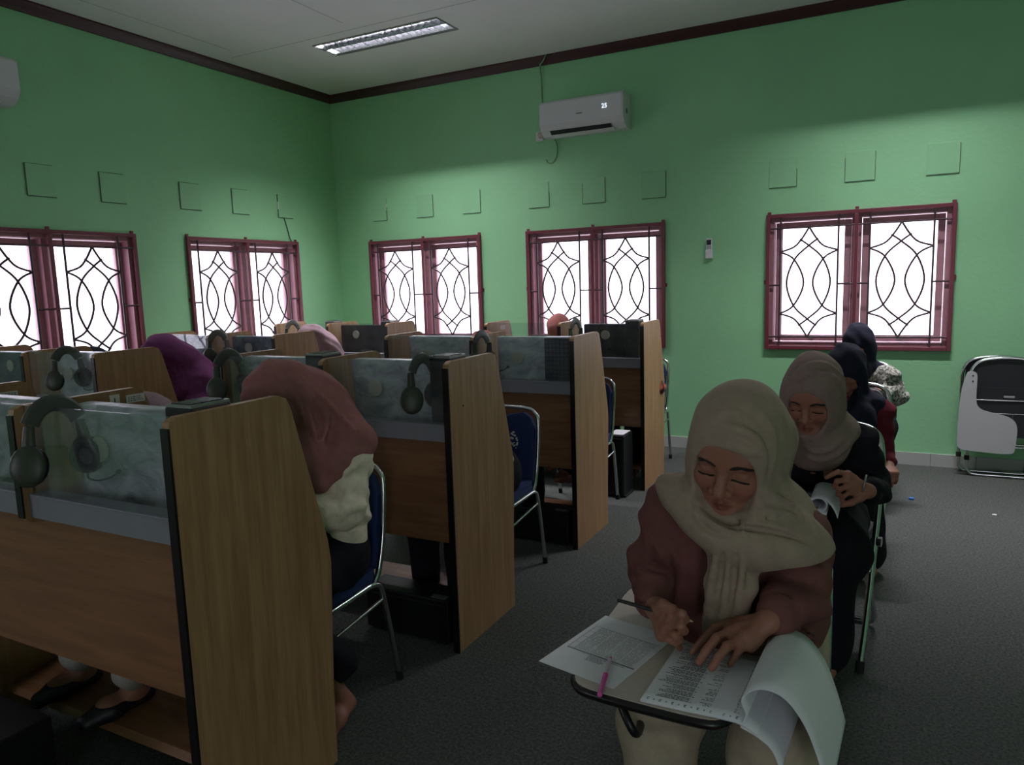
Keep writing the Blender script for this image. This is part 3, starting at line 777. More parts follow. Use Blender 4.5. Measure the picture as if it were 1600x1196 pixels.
# ------------------------------------------------------------------ tablet-arm chairs
def tab_outline():
    P = [(-.245, -.13), (-.243, -.24), (-.236, -.40), (-.222, -.53), (-.205, -.585), (-.165, -.605), (-.05, -.612), (.05, -.612), (.085, -.60), (.10, -.565), (.102, -.47), (.085, -.40), (.04, -.365), (-.04, -.335), (-.10, -.31), (-.135, -.26), (-.148, -.18), (-.152, -.13), (-.168, -.108), (-.228, -.108)]
    return [tuple(p) for p in catmull(P, 3, True)]
def tablet_chair_proto():
    o = bpy.data.objects.new('tablet_chair', None); COL.objects.link(o); o.empty_display_size = .05
    s = MB(); s.prism(rr(-.195, -.20, .195, .18, .05), .43, .47, 'z'); s.build('seat', M['blackfab'], o, bevel=.014, seg=3)
    L = .225
    f = MB()
    pts = [(-L, -.225, .03), (-L, -.10, .26), (-L+.01, .12, .66), (-L+.025, .195, .79), (-L+.055, .225, .84), (-L+.11, .24, .86), (0, .245, .868), (L-.11, .24, .86), (L-.055, .225, .84), (L-.025, .195, .79), (L-.01, .12, .66), (L, -.10, .26), (L, -.225, .03)]
    f.tube(catmull(pts, 4), .0125, 10); fo = f.build('main_frame', M['chrome'], o)
    for sx in (-1, 1):
        MB().tube([(sx*L, -.24, 0), (sx*L, -.222, .04)], .0165, 8).build('rubber_foot', M['rubber'], fo)
        MB().disc((sx*(L+.014), .0, .445), .02, 'x', .014, 14).build('hinge_bolt', M['chrome'], fo)
    r = MB(); K = .20
    r.tube(catmull([(-K, -.14, .425), (-K, .0, .27), (-K, .15, .09), (-K+.01, .185, .03), (-K+.06, .20, .014), (0, .20, .014), (K-.06, .20, .014), (K-.01, .185, .03), (K, .15, .09), (K, .0, .27), (K, -.14, .425)], 4), .0115, 8)
    r.build('rear_leg', M['chrome'], o)
    b = MB(); out = rr(-.18, .58, .18, .845, .07)
    n = len(out); yb = lambda z: .075+(z-.58)*.53
    b.add([(x, yb(z), z) for x, z in out]+[(x, yb(z)+.035, z) for x, z in out], [tuple(range(n)), tuple(range(n, 2*n))[::-1]]+[(i, n+i, n+(i+1) % n, (i+1) % n) for i in range(n)])
    b.build('backrest', M['blackfab'], o, bevel=.01)
    t = MB(); t.prism(tab_outline(), .682, .70, 'z', 0)
    to = t.build('writing_tablet', M['tablet'], o)
    e = MB(); q = [(x, y, .690) for x, y in tab_outline()]; e.tube(q, .0098, 6, closed=True); e.build('tablet_edge', M['edge'], to)
    br = MB().tube(catmull([(-.225, .06, .56), (-.225, -.10, .655), (-.205, -.30, .675), (-.17, -.46, .672), (-.13, -.54, .655), (-.09, -.56, .60), (-.11, -.46, .57), (-.19, -.28, .52), (-.225, -.11, .26)], 5), .009, 8)
    br.build('bracket', M['black'], o)
    return o
TC = tablet_chair_proto()
EX = [(-.34, 1.87, 0), (-.25, 3.165, -.16), (-.22, 4.42, -.12), (-.20, 5.56, -.06)]
place(TC, EX[0][:2]+(0,), 'tablet-arm chair of the nearest exam student, papers on its tablet', 'chair', 'tablet-arm chairs in the exam line')
for k, lab in ((1, 'tablet-arm chair of the student in black, its chrome leg in the aisle'), (2, 'tablet-arm chair under the student in maroon'), (3, 'tablet-arm chair under the student in a printed blouse by the window')):
    place(copy_tree(TC), EX[k][:2]+(0,), lab, 'chair', 'tablet-arm chairs in the exam line', EX[k][2])

# folded tablet chairs leaning on the back wall
def folded_chair(label, x, y, lean, dz=0, tablet=True):
    o = thing('folded_chair', label, 'chair', (x, y, 0), 'folded tablet-arm chairs against the back wall')
    o.rotation_euler = (-lean, 0, 0)
    L = .225
    f = MB().tube(catmull([(-L, 0, .20), (-L, 0, .50), (-L, 0, .72), (-L+.02, 0, .80), (-L+.08, 0, .85), (0, 0, .868), (L-.08, 0, .85), (L-.02, 0, .80), (L, 0, .72), (L, 0, .50), (L, 0, .20), ], 4), .0125, 8)
    f.tube(catmull([(-L, 0, .22), (-L, -.0, .07), (-L+.012, 0, .035), (-L+.05, 0, .014), (0, 0, .013), (L-.05, 0, .014), (L-.012, 0, .035), (L, 0, .07), (L, 0, .22)], 4), .0115, 8)
    f.build('main_frame', M['chrome'], o)
    for sx in (-1, 1): MB().tube([(sx*L, 0, .115), (sx*L, 0, .15)], .017, 8).build('collar', M['rubber'], o)
    b = MB().prism(rr(-.205, .60, .205, .845, .09), .006, .035, 'y'); b.build('backrest', M['blackfab'], o, bevel=.01)
    s = MB().prism(rr(-.195, .30, .195, .655, .04), -.030, .008, 'y'); so = s.build('seat', M['blackfab'], o, bevel=.01)
    MB().box((-.02, -.036, .585), (.045, -.029, .60)).build('maker_plate', M['silver'], so)
    r = MB(); r.tube([(-.20, -.034, .565), (.20, -.034, .565)], .006, 6); r.tube([(-.20, -.030, .47), (.20, -.030, .47)], .003, 6); r.tube([(-.2, -.025, .23), (.2, -.025, .23)], .006, 6)
    for k in range(4): r.tube([(-.12+k*.08, -.031, .47), (-.12+k*.08, -.031, .33)], .0015, 6)
    r.build('seat_rail', M['chrome'], o)
    if tablet:
        P = [(-.255, .745), (-.285, .60), (-.295, .35), (-.295, .24), (-.275, .205), (-.23, .195), (-.05, .185), (.03, .188), (.055, .21), (.062, .27), (.066, .36), (.05, .42), (.0, .455), (-.10, .48), (-.155, .50), (-.185, .545), (-.188, .65), (-.188, .735), (-.20, .765), (-.235, .768)]
        MB().prism([tuple(p) for p in catmull(P, 3, True)], -.065, -.047, 'y').build('writing_tablet', M['tabletw'], o, bevel=.003)
        for z in (.70, .74): MB().disc((-.215, -.066, z), .006, 'y', .004, 8).build('tablet_screw', M['ink'], o)
    return o
folded_chair('folded tablet-arm chair with pale writing board leaning at the right edge', .745, 6.185, .05)
folded_chair('second folded black chair stacked behind the pale writing board', .70, 6.285, .03, tablet=False)

o = MB().disc((.153, 5.381, .006), .017, 'z', .012, 16).build('bottle_cap', M['cap']); tag(o, 'blue bottle cap lying on the carpet', 'bottle cap')
o = MB().prism([(.585, 5.20), (.605, 5.196), (.612, 5.212), (.60, 5.222), (.588, 5.215)], 0, .004, 'z').build('paper_scrap', M['paper']); tag(o, 'white paper scrap on the carpet at right', 'paper scrap')
# ------------------------------------------------------------------ people: smooth solids from distance fields
V3 = lambda *a: np.array(a, float)
def unit(v): v = np.array(v, float); return v/np.linalg.norm(v)
class Field:
    def __init__(s, lo, hi, h):
        s.lo = np.array(lo, float); s.h = h
        s.n = np.ceil((np.array(hi)-s.lo)/h).astype(int)+1
        s.F = np.full(s.n, 1.0, np.float32)
    def blk(s, lo, hi):
        a = np.clip(np.floor((np.array(lo)-s.lo)/s.h).astype(int), 0, s.n); b = np.clip(np.ceil((np.array(hi)-s.lo)/s.h).astype(int)+1, 0, s.n)
        if (b <= a).any(): return None
        sl = tuple(slice(i, j) for i, j in zip(a, b))
        ax = [(s.lo[i]+s.h*np.arange(a[i], b[i])).astype(np.float32) for i in range(3)]
        return sl, ax[0][:, None, None], ax[1][None, :, None], ax[2][None, None, :]
    def comb(s, sl, d, k, op):
        A = s.F[sl]
        if op == '-': A = -A
        if k > 0:
            h = np.clip(.5+.5*(d-A)/k, 0, 1); r = d+(A-d)*h-k*h*(1-h)
        else: r = np.minimum(A, d)
        s.F[sl] = -r if op == '-' else r
        return s
    def rc(s, a, b, ra, rb=None, k=.02, op='+', fl=None):
        """tapered rod; fl=(axis, factor) widens it along one direction"""
        rb = ra if rb is None else rb
        a = np.array(a, float); b = np.array(b, float); m = max(ra, rb)*(fl[1] if fl else 1)+max(.03, 2*k)
        B = s.blk(np.minimum(a, b)-m, np.maximum(a, b)+m)
        if B is None: return s
        sl, X, Y, Z = B; ba = b-a; L2 = max(ba.dot(ba), 1e-9)
        t = np.clip(((X-a[0])*ba[0]+(Y-a[1])*ba[1]+(Z-a[2])*ba[2])/L2, 0, 1)
        dx, dy, dz = X-a[0]-t*ba[0], Y-a[1]-t*ba[1], Z-a[2]-t*ba[2]
        q = dx*dx+dy*dy+dz*dz
        if fl:
            u = unit(fl[0]); p = dx*u[0]+dy*u[1]+dz*u[2]; q = q-p*p*(1-1/fl[1]**2)
        return s.comb(sl, np.sqrt(q)-(ra+(rb-ra)*t), k, op)
    def chain(s, pts, rad, k=.012, op='+', fl=None):
        for i in range(len(pts)-1): s.rc(pts[i], pts[i+1], rad[i], rad[i+1], k, op, fl)
        return s
    def el(s, c, r, fr=None, k=.02, op='+'):
        fr = np.eye(3) if fr is None else np.array(fr); r = np.array(r, float); c = np.array(c, float)
        m = np.abs(fr.T) @ r+max(.03, 2*k)
        B = s.blk(c-m, c+m)
        if B is None: return s
        sl, X, Y, Z = B; X = X-c[0]; Y = Y-c[1]; Z = Z-c[2]
        q = [X*f[0]+Y*f[1]+Z*f[2] for f in fr]
        k0 = np.sqrt(sum((q[i]/r[i])**2 for i in range(3)))+1e-6; k1 = np.sqrt(sum((q[i]/r[i]**2)**2 for i in range(3)))+1e-6
        return s.comb(sl, k0*(k0-1)/k1, k, op)
    def cut(s, p, n, lo=None, hi=None, k=.006):
        """remove what lies beyond the plane through p with outward normal n"""
        n = unit(n); B = s.blk(s.lo if lo is None else lo, s.lo+s.h*s.n if hi is None else hi)
        if B is None: return s
        sl, X, Y, Z = B; d = (X-p[0])*n[0]+(Y-p[1])*n[1]+(Z-p[2])*n[2]
        return s.comb(sl, -d, k, '-')
    def shift(s, fn, lo=None, hi=None):
        B = s.blk(s.lo if lo is None else lo, s.lo+s.h*s.n if hi is None else hi)
        if B is None: return s
        sl, X, Y, Z = B; s.F[sl] += fn(X, Y, Z).astype(np.float32); return s
    def val(s, p):
        i = np.clip(((np.array(p)-s.lo)/s.h), 0, s.n-1.001); a = i.astype(int)
        return s.F[tuple(a)]
    def hit(s, px, py, near=.3, far=7):
        d = RW @ _ray(px, py); o = np.array([0, 0, CAMH]); t = near; hi = s.lo+s.h*(s.n-1)
        while t < far:
            p = o+d*t
            if (p > s.lo).all() and (p < hi).all() and s.val(p) < 0: return p
            t += s.h*.7
        return None
    def rope(s, px, r, k=.012, op='+', sink=.3):
        """a cloth fold laid along a line of the surface"""
        pts = [s.hit(*q) for q in px]; pts = [p for p in pts if p is not None]
        if len(pts) < 2: return s
        pts = catmull(pts, 4); vdir = unit(pts[len(pts)//2]-np.array([0, 0, CAMH])); n = len(pts)
        rr_ = [r*(.35+.65*math.sin(PI*i/(n-1))) for i in range(n)]
        return s.chain([p+vdir*r*sink for p in pts], rr_, k, op)
    def mesh(s):
        F = s.F; S = F < 0
        cnt = np.zeros(np.array(F.shape)-1, np.int8)
        for i in (0, 1):
            for j in (0, 1):
                for k in (0, 1): cnt += S[i:F.shape[0]-1+i, j:F.shape[1]-1+j, k:F.shape[2]-1+k]
        act = (cnt > 0) & (cnt < 8); I = np.argwhere(act); n = len(I)
        vid = np.full(act.shape, -1, np.int64); vid[act] = np.arange(n)
        C = np.array([(i, j, k) for i in (0, 1) for j in (0, 1) for k in (0, 1)])
        vals = np.stack([F[I[:, 0]+c[0], I[:, 1]+c[1], I[:, 2]+c[2]] for c in C], 1).astype(float)
        pos = np.zeros((n, 3)); num = np.zeros(n)
        for a in range(8):
            for b in range(a+1, 8):
                if np.abs(C[a]-C[b]).sum() != 1: continue
                m = (vals[:, a] < 0) != (vals[:, b] < 0)
                t = vals[m, a]/(vals[m, a]-vals[m, b])
                pos[m] += C[a]+(C[b]-C[a])*t[:, None]; num[m] += 1
        V = s.lo+s.h*(I+pos/num[:, None]); Q = []
        for ax in range(3):
            o = [i for i in range(3) if i != ax]; sh = list(F.shape)
            a = [slice(None)]*3; b = [slice(None)]*3; a[ax] = slice(0, sh[ax]-1); b[ax] = slice(1, sh[ax])
            for q in o: a[q] = slice(1, sh[q]-1); b[q] = slice(1, sh[q]-1)
            A, B = S[tuple(a)], S[tuple(b)]; X = np.argwhere(A != B); sg = A[A != B]
            off = np.zeros(3, int); off[o] = 1; X = X+off
            e0 = np.zeros(3, int); e0[o[0]] = 1; e1 = np.zeros(3, int); e1[o[1]] = 1
            g = lambda P: vid[P[:, 0], P[:, 1], P[:, 2]]
            q = np.stack([g(X-e0-e1), g(X-e1), g(X), g(X-e0)], 1)
            fl = sg if ax != 1 else ~sg
            q[~fl] = q[~fl][:, ::-1]; Q.append(q)
        return V, np.concatenate(Q)
def smooth(V, Q, it):
    for _ in range(it):
        A = np.zeros_like(V); c = np.zeros(len(V))
        for i in range(4):
            for j in (1, 3): np.add.at(A, Q[:, i], V[Q[:, (i+j) % 4]]); np.add.at(c, Q[:, i], 1)
        V = .5*V+.5*A/np.maximum(c, 1)[:, None]
    return V
def fobj(field, name, mat, parent, it=1, keep=None):
    V, Q = field.mesh()
    if it: V = smooth(V, Q, it)
    me = bpy.data.meshes.new(name); n, q = len(V), len(Q)
    W = V-np.array(parent.location) if parent else V
    me.vertices.add(n); me.vertices.foreach_set('co', W.astype(np.float32).ravel())
    me.loops.add(q*4); me.loops.foreach_set('vertex_index', Q.astype(np.int32).ravel())
    me.polygons.add(q); me.polygons.foreach_set('loop_start', np.arange(0, q*4, 4, dtype=np.int32)); me.polygons.foreach_set('loop_total', np.full(q, 4, np.int32))
    me.polygons.foreach_set('use_smooth', np.ones(q, bool)); me.update(calc_edges=True); me.materials.append(mat)
    o = bpy.data.objects.new(name, me); COL.objects.link(o)
    if parent: o.parent = parent
    return o, V
class Head:
    """frame: l her left, f forward, u up"""
    def __init__(s, c, pitch=0, yaw=0, roll=0, g=1.0):
        s.g = g
        s.c = np.array(c, float); p, y, r = map(math.radians, (pitch, yaw, roll))
        f = V3(math.sin(y)*math.cos(p), -math.cos(y)*math.cos(p), -math.sin(p))
        l = unit(np.cross(V3(0, 0, 1), f)); u = np.cross(f, l)
        s.l = l*math.cos(r)-u*math.sin(r); s.u = u*math.cos(r)+l*math.sin(r); s.f = f
        s.fr = np.stack([s.l, s.f, s.u])
    def p(s, a, b, c): return s.c+(s.l*a+s.f*b+s.u*c)*s.g
def add_head(F, H, face=True):
    P = H.p; g = H.g
    E = lambda c, r, k=.02, op='+': F.el(c, np.array(r)*g, H.fr, k*g, op)
    C = lambda a, b, ra, rb, k, op='+': F.rc(a, b, ra*g, rb*g, k*g, op)
    E(P(0, -.012, .030), (.072, .092, .084), .0)
    E(P(0, .022, -.018), (.060, .068, .088), .02)
    for s in (-1, 1):
        C(P(s*.049, .010, -.046), P(s*.018, .064, -.093), .027, .021, .022)
        E(P(s*.036, .058, -.022), (.026, .028, .030), .02)
    E(P(0, .070, -.098), (.018, .016, .015), .016)
    E(P(0, .066, .045), (.050, .026, .035), .03)
    if face:
        C(P(-.034, .078, .026), P(.034, .078, .026), .010, .010, .02)
        for s in (-1, 1): E(P(s*.031, .100, .006), (.019, .016, .012), .012, '-')
        for s in (-1, 1): E(P(s*.031, .0745, .004), (.0165, .0135, .0125), .003)
        C(P(0, .088, .014), P(0, .108, -.026), .0068, .0115, .012)
        for s in (-1, 1): E(P(s*.0135, .097, -.031), (.0090, .010, .0078), .006)
        for s in (-1, 1):
            C(P(s*.016, .0790, -.0690), P(0, .0885, -.0605), .0048, .0064, .004)
            C(P(s*.013, .0780, -.0765), P(0, .0870, -.0718), .0052, .0070, .004)
            C(P(s*.020, .0820, -.0750), P(0, .0945, -.0663), .0015, .0018, .003, '-')
def skin_tone(o, V, H, rgb, lips=(128, 62, 60)):
    me = o.data; a = me.color_attributes.new('skin_tone', 'FLOAT_COLOR', 'POINT')
    q = (V-H.c) @ H.fr.T/H.g
    c = np.tile(np.array(lin(rgb)), (len(V), 1))
    w = np.exp(-((q[:, 0]/.0175)**4+((q[:, 2]+.066+22*q[:, 0]**2)/.0105)**4))*(q[:, 1] > .055)
    c = c*(1-.75*w[:, None])+np.array(lin(lips))*.75*w[:, None]
    w = .22*np.exp(-(((np.abs(q[:, 0])-.038)/.02)**2+((q[:, 2]+.028)/.018)**2))*(q[:, 1] > .03)
    c = c*(1-w[:, None])+np.array(lin((176, 92, 82)))*w[:, None]
    col = np.ones((len(V), 4)); col[:, :3] = c
    a.data.foreach_set('color', col.astype(np.float32).ravel())
def brows(H, root, mat, fld):
    off = np.array(root.location)
    def on(a, c):
        t = .16
        while t > 0 and fld.val(H.p(a, t, c)) > 0: t -= .0004
        return H.p(a, t, c)-off
    for s in (-1, 1):
        m = MB(); pts = [on(s*a, c)+H.f*.0012+H.l*s*.0008 for a, c in ((.012, .0245), (.021, .0285), (.032, .0305), (.043, .0275), (.052, .0205))]
        m.tube(catmull(pts, 4), [.0012+.0030*math.sin(PI*(.15+.75*i/16)) for i in range(17)], 6); m.build('eyebrow', mat, root)
        m = MB(); pts = [on(s*a, c)+H.f*.0018+H.l*s*.0006 for a, c in ((.0155, -.0035), (.023, -.0052), (.031, -.0062), (.039, -.0068), (.0475, -.0078))]
        m.tube(catmull(pts, 4), .0022, 6); m.build('eyelash', mat, root)
def palm(F, W, K, fingers, thumb, r=.0095, k=.008):
    """W wrist, K four knuckles, fingers: point lists from each knuckle, thumb: point list"""
    for i, q in enumerate(K): F.rc(W+(q-W)*.12, q, .0165, .0112, .012)
    for i in range(3): F.rc(K[i]+(W-K[i])*.25, K[i+1]+(W-K[i+1])*.25, .0105, .0105, .012); F.rc(K[i], K[i+1], .0092, .0092, .010)
    for i, fg in enumerate(fingers):
        sc = (1, 1.05, 1, .86)[i]; n = len(fg)
        F.chain([K[i]]+list(fg), [r*sc*1.05]+[r*sc*(1-.26*(j+1)/n) for j in range(n)], .004)
    n = len(thumb); F.chain([W+(thumb[0]-W)*.25]+list(thumb), [.017]+[.0125*(1-.30*j/max(1, n-1)) for j in range(n)], .008)
def gen_hand(F, W, d, nrm, side, curl=(35, 45, 30), spread=1.0, sc=1.0):
    """relaxed hand: d towards the fingers, nrm out of the back, side = direction of the thumb"""
    d = unit(d); side = unit(side-d*np.dot(side, d)); nrm = unit(np.cross(d, side)) if np.dot(np.cross(d, side), nrm) > 0 else -unit(np.cross(d, side))
    off = [.030, .010, -.010, -.028]; ln = [.088, .092, .087, .080]; L = [(.040, .024, .020), (.044, .028, .021), (.041, .026, .020), (.032, .020, .018)]
    K = []; FG = []
    for i in range(4):
        q = W+(d*ln[i]+side*off[i])*sc; K.append(q); dd = unit(d+side*off[i]*3.0*spread); p = q; fg = []; a = 0
        for j in range(3):
            a += math.radians(curl[j]*(1+.08*i)); v = dd*math.cos(a)-nrm*math.sin(a); p = p+v*L[i][j]*sc; fg.append(p)
        FG.append(fg)
    t0 = W+(d*.032+side*.034-nrm*.006)*sc; t1 = t0+unit(d*.75+side*.55-nrm*.35)*.036*sc; t2 = t1+unit(d*.95+side*.12-nrm*.35)*.028*sc
    palm(F, W, K, FG, [t0, t1, t2], .0092*sc)
SKIN = (154, 106, 88)
FAB = {}
def fab(name, rgb, **kw):
    if name not in FAB: FAB[name] = fabric(name, rgb, **kw) if rgb else M[name]
    return FAB[name]
HAIR = plain('dark_brow_hair', (24, 16, 15), .7)
def folds(amp, a, b, ph=0.0):
    a = np.array(a, float); b = np.array(b, float)
    return lambda X, Y, Z: amp*np.sin(a[0]*X+a[1]*Y+a[2]*Z+ph+1.3*np.sin(b[0]*X+b[1]*Y+b[2]*Z+ph*2))

def person(label, J, cloth, h=.008, detail=False, group='seated students', custom=None, hands=True, skin=SKIN, face=True):
    """J: joints in room coordinates; cloth: colours of scarf, top, bottom"""
    g = lambda k: np.array(J[k], float)
    pel = g('pelvis'); H = J['head']
    root = thing('person', label, 'person', (pel[0], pel[1], 0), group)
    pts = np.array([v for k, v in J.items() if k not in ('head', 'ph', 'back')]+[H.c])
    lo = pts.min(0)-.26; hi = pts.max(0)+.26; lo[2] = max(lo[2], -.004)
    ch = g('chest'); nk = g('neck')
    # --- body
    hb = h
    B = Field(lo, hi, hb)
    B.chain([pel, (pel+ch)/2, ch], [.115, .098, .105], .04, fl=((1, 0, 0), 1.25))
    B.rc(g('sl'), g('sr'), .055, .055, .05); B.rc(ch, nk, .07, .052, .04)
    B.rc(nk, H.p(0, -.02, -.05), .048, .05, .02)
    for s in 'lr':
        B.chain([g('s'+s), g('e'+s), g('w'+s)], [.046, .036, .025], .02)
        B.chain([g('h'+s), g('k'+s), g('a'+s)], [.078, .056, .036], .03)
        an = g('a'+s); toe = g('t'+s)
        if hb < .02: B.chain([an+V3(0, .03, -.03), an+(toe-an)*.55+V3(0, 0, .0), toe], [.026, .026, .018], .03, fl=((1, 0, 0), 1.3))
    add_head(B, H, detail or face)
    if custom and 'hands' in custom: custom['hands'](B)
    elif hands:
        for s in 'lr':
            w_, e_ = g('w'+s), g('e'+s); d = unit(w_-e_)*.6+unit(V3(0, -.9, -.35))*.6
            gen_hand(B, w_, d, V3(0, 0, 1), V3(-1 if s == 'l' else 1, 0, .2))
    ob, V = fobj(B, 'body', M['skin'], root, 0)
    skin_tone(ob, V, H, skin)
    if detail: brows(H, root, HAIR, B)
    # --- bottom
    lo2 = lo.copy(); hi2 = hi.copy()
    T = Field(lo2, np.array([hi[0], hi[1], pel[2]+.22]), max(h, .006))
    T.rc(pel+V3(-.05, 0, .0), pel+V3(.05, 0, 0), .135, .135, .03); T.rc(pel, pel+V3(0, -.02, .13), .13, .115, .03, fl=((1, 0, 0), 1.2))
    for s in 'lr':
        r = cloth.get('legr', (.105, .085, .062))
        T.chain([g('h'+s), g('k'+s), g('a'+s)+V3(0, 0, cloth.get('ankle', .06))], r, .04)
    if cloth.get('skirt'):
        T.rc(g('hl'), g('hr'), .10, .10, .03); T.rc(g('kl'), g('kr'), .085, .085, .06)
        T.chain([(g('kl')+g('kr'))/2, (g('al')+g('ar'))/2+V3(0, 0, .02)], [.10, .14], .08, fl=((1, 0, 0), 1.25))
        for s in 'lr': T.rc(g('h'+s), g('k'+s), .10, .09, .09)
        T.cut((0, 0, .05), (0, 0, -1))
    T.shift(folds(.003, (70, 20, 15), (10, 20, 20), J.get('ph', .3)))
    fobj(T, cloth.get('bottom_name', 'trousers'), cloth['bottom'], root)
    # --- top
    U = Field(lo, hi, max(h, .0055))
    w = cloth.get('w', 1.0)
    mid = (pel+ch)/2; hem = cloth.get('hem', .02)
    U.chain([pel+V3(0, -.01, hem), mid+V3(0, 0, .0), ch], [.118*w, .110*w, .108*w], .05, fl=((1, 0, 0), 1.42))
    U.rc(ch+V3(-.08, 0, .02), ch+V3(.08, 0, .02), .10*w, .10*w, .04)
    U.rc(g('sl'), g('sr'), .062, .062, .05); U.rc(ch, nk, .09, .062, .05)
    for s in 'lr':
        sh, el_, wr = g('s'+s), g('e'+s), g('w'+s)
        U.chain([sh, el_], [.068*w, .062*w], .035); U.chain([el_, el_+(wr-el_)*cloth.get('cuff', .92)], [.062*w, cloth.get('cuffr', .040)*w], .02)
    U.shift(folds(.0035, (25, 30, 60), (22, 9, 14), J.get('ph', .3)))
    for s in 'lr':
        sh, el_ = g('s'+s), g('e'+s); d = unit(el_-sh)
        U.shift(folds(.0045, d*75+V3(15, 10, 0), (30, 25, 10), 1.0), np.minimum(sh, el_)-.1, np.maximum(sh, el_)+.1)
    U.cut(pel+V3(0, 0, hem-.07+cloth.get('hemcut', 0)), (0, 0, -1))
    if custom and 'top' in custom: custom['top'](U)
    fobj(U, cloth.get('top_name', 'blouse'), cloth['top'], root)
    # --- scarf
    if cloth.get('scarf'):
        K = Field(np.minimum(np.minimum(ch, nk), H.c)-np.array([.36, .36, .42]), np.maximum(np.maximum(ch, nk), H.c)+np.array([.36, .36, .22]), max(h*.85, .004))
        P = H.p; e = cloth.get('puff', 1.0)*H.g
        K.el(P(0, -.014, .020), (.094*e, .115*e, .122*e), H.fr, .0)
        K.el(P(0, .002, -.050), (.090*e, .098*H.g, .090*H.g), H.fr, .03)
        K.rc(P(0, .03, -.098), nk+V3(0, -.05, .0), .068, .078, .035)
        K.rc(P(0, -.05, -.05), nk+V3(0, .03, -.01), .075, .085, .05)
        if custom and 'cape' in custom: custom['cape'](K)
        else:
            for s in 'lr': K.rc(nk+V3(0, .0, -.02), nk+(g('s'+s)-nk)*.82+V3(0, 0, .015), .075, .072, .05)
            K.el(nk+V3(0, -.075, -.11), (.15, .085, .13), None, .05); K.el(nk+V3(0, .075, -.10), (.16, .085, .15), None, .05)
            if 'back' in J: K.chain([P(0, -.09, .02)]+[np.array(q) for q in J['back']], [.07]+[.085]*len(J['back']), .06, fl=((1, 0, 0), 1.5))
        fa = cloth.get('fold', 1.0)
        K.shift(folds(.0032*fa, (48, 14, 34), (12, 16, 9), J.get('ph', .3)))
        K.shift(folds(.0022*fa, (-30, 40, 60), (9, 20, 25), J.get('ph', .3)+1))
        if face: K.el(P(0, .135, cloth.get('fc', -.014)), (cloth.get('fw', .062)*H.g, .105*H.g, cloth.get('fh', .086)*H.g), H.fr, .008, '-')
        if custom and 'scarf' in custom: custom['scarf'](K, H)
        fobj(K, 'headscarf', cloth['scarf'], root, 2 if detail else 1)
    elif cloth.get('hair'):
        K = Field(H.c-.2, H.c+.2, h); P = H.p
        K.el(P(0, -.020, .036), (.082, .096, .090), H.fr); K.el(P(0, .135, -.014), (.066, .10, .075), H.fr, .01, '-'); K.cut(P(0, 0, -.07), -H.u)
        fobj(K, 'hair', cloth['hair'], root)
    # --- shoes
    if cloth.get('shoe'):
        for s in 'lr':
            an, toe = g('a'+s), g('t'+s); S = Field(np.minimum(an, toe)-.09, np.maximum(an, toe)+.09, .006)
            S.chain([an+V3(0, .035, -.035), an+(toe-an)*.55+V3(0, 0, -.01), toe+V3(0, -.005, 0)], [.031, .033, .026], .03, fl=((1, 0, 0), 1.3)); S.cut(an+V3(0, 0, -.015), (0, 0, 1))
            S.cut((0, 0, .002+cloth.get('shoez', 0)), (0, 0, -1))
            if cloth.get('open'): S.el(an+(toe-an)*.45+V3(0, 0, .045), (.03, .055, .05), None, .01, '-')
            fobj(S, 'shoe', cloth['shoe'], root)
    return root

def seat_pose(x, y, head, lean=.10, sh=.17, wr=None, feet=None, zs=.57, ph=.3, pitch=25, yaw=0, roll=0, elx=.24, back=None, floor=.0):
    """default pose: seated facing -y; y is the hip position"""
    hd = np.array(head, float); pel = V3(x, y, zs); nk = hd+V3((x-hd[0])*.15, .045, -.145)
    ch = pel+(nk-pel)*.70+V3(0, .035, 0)
    J = dict(pelvis=pel, chest=ch, neck=nk, head=Head(hd, pitch, yaw, roll), ph=ph)
    wr = wr or [(x+.13, y-.40, .775), (x-.13, y-.40, .775)]
    for s, q, i in (('l', 1, 0), ('r', -1, 1)):
        J['s'+s] = nk+V3(q*sh, .04, -.065); J['w'+s] = np.array(wr[i], float)
        m = (J['s'+s]+J['w'+s])/2; J['e'+s] = V3(x+q*elx, m[1]+.07, m[2]-.09)
        J['h'+s] = pel+V3(q*.085, -.03, -.015); J['k'+s] = V3(x+q*.10, y-.43, .52)
        J['a'+s] = V3(x+q*.095, y-.43, .09); J['t'+s] = V3(x+q*.10, y-.60, .035)
        if feet: J['a'+s], J['t'+s] = np.array(feet[i][0], float), np.array(feet[i][1], float)
    if back: J['back'] = back
    return J
C_BEIGE = fab('beige_scarf_cloth', (160, 142, 126)); C_TAUPE = fab('taupe_scarf_cloth', (140, 120, 112)); C_PINK = fab('dusty_pink_scarf_cloth', (158, 106, 104))
C_PURPLE = fab('purple_scarf_cloth', (122, 66, 112)); C_MAUVE = fab('mauve_scarf_cloth', (166, 140, 150)); C_BLACK = fab('black_cloth', (26, 26, 32)); C_NAVY = fab('dark_navy_cloth', (34, 36, 50))
C_BROWN = fab('brown_red_blouse', (116, 76, 72)); C_CREAM = fab('cream_sweater', (234, 222, 200)); C_SAND = fab('sand_trousers', (172, 158, 138)); C_MAROON = fab('maroon_cloth', (104, 36, 50))
C_WHITE = fab('white_blouse', (214, 216, 220)); C_DARKB = fab('dark_trousers', (28, 28, 36)); C_GREYL = fab('pale_grey_trousers', (158, 152, 146)); C_SALMON = fab('salmon_scarf_cloth', (176, 112, 108))

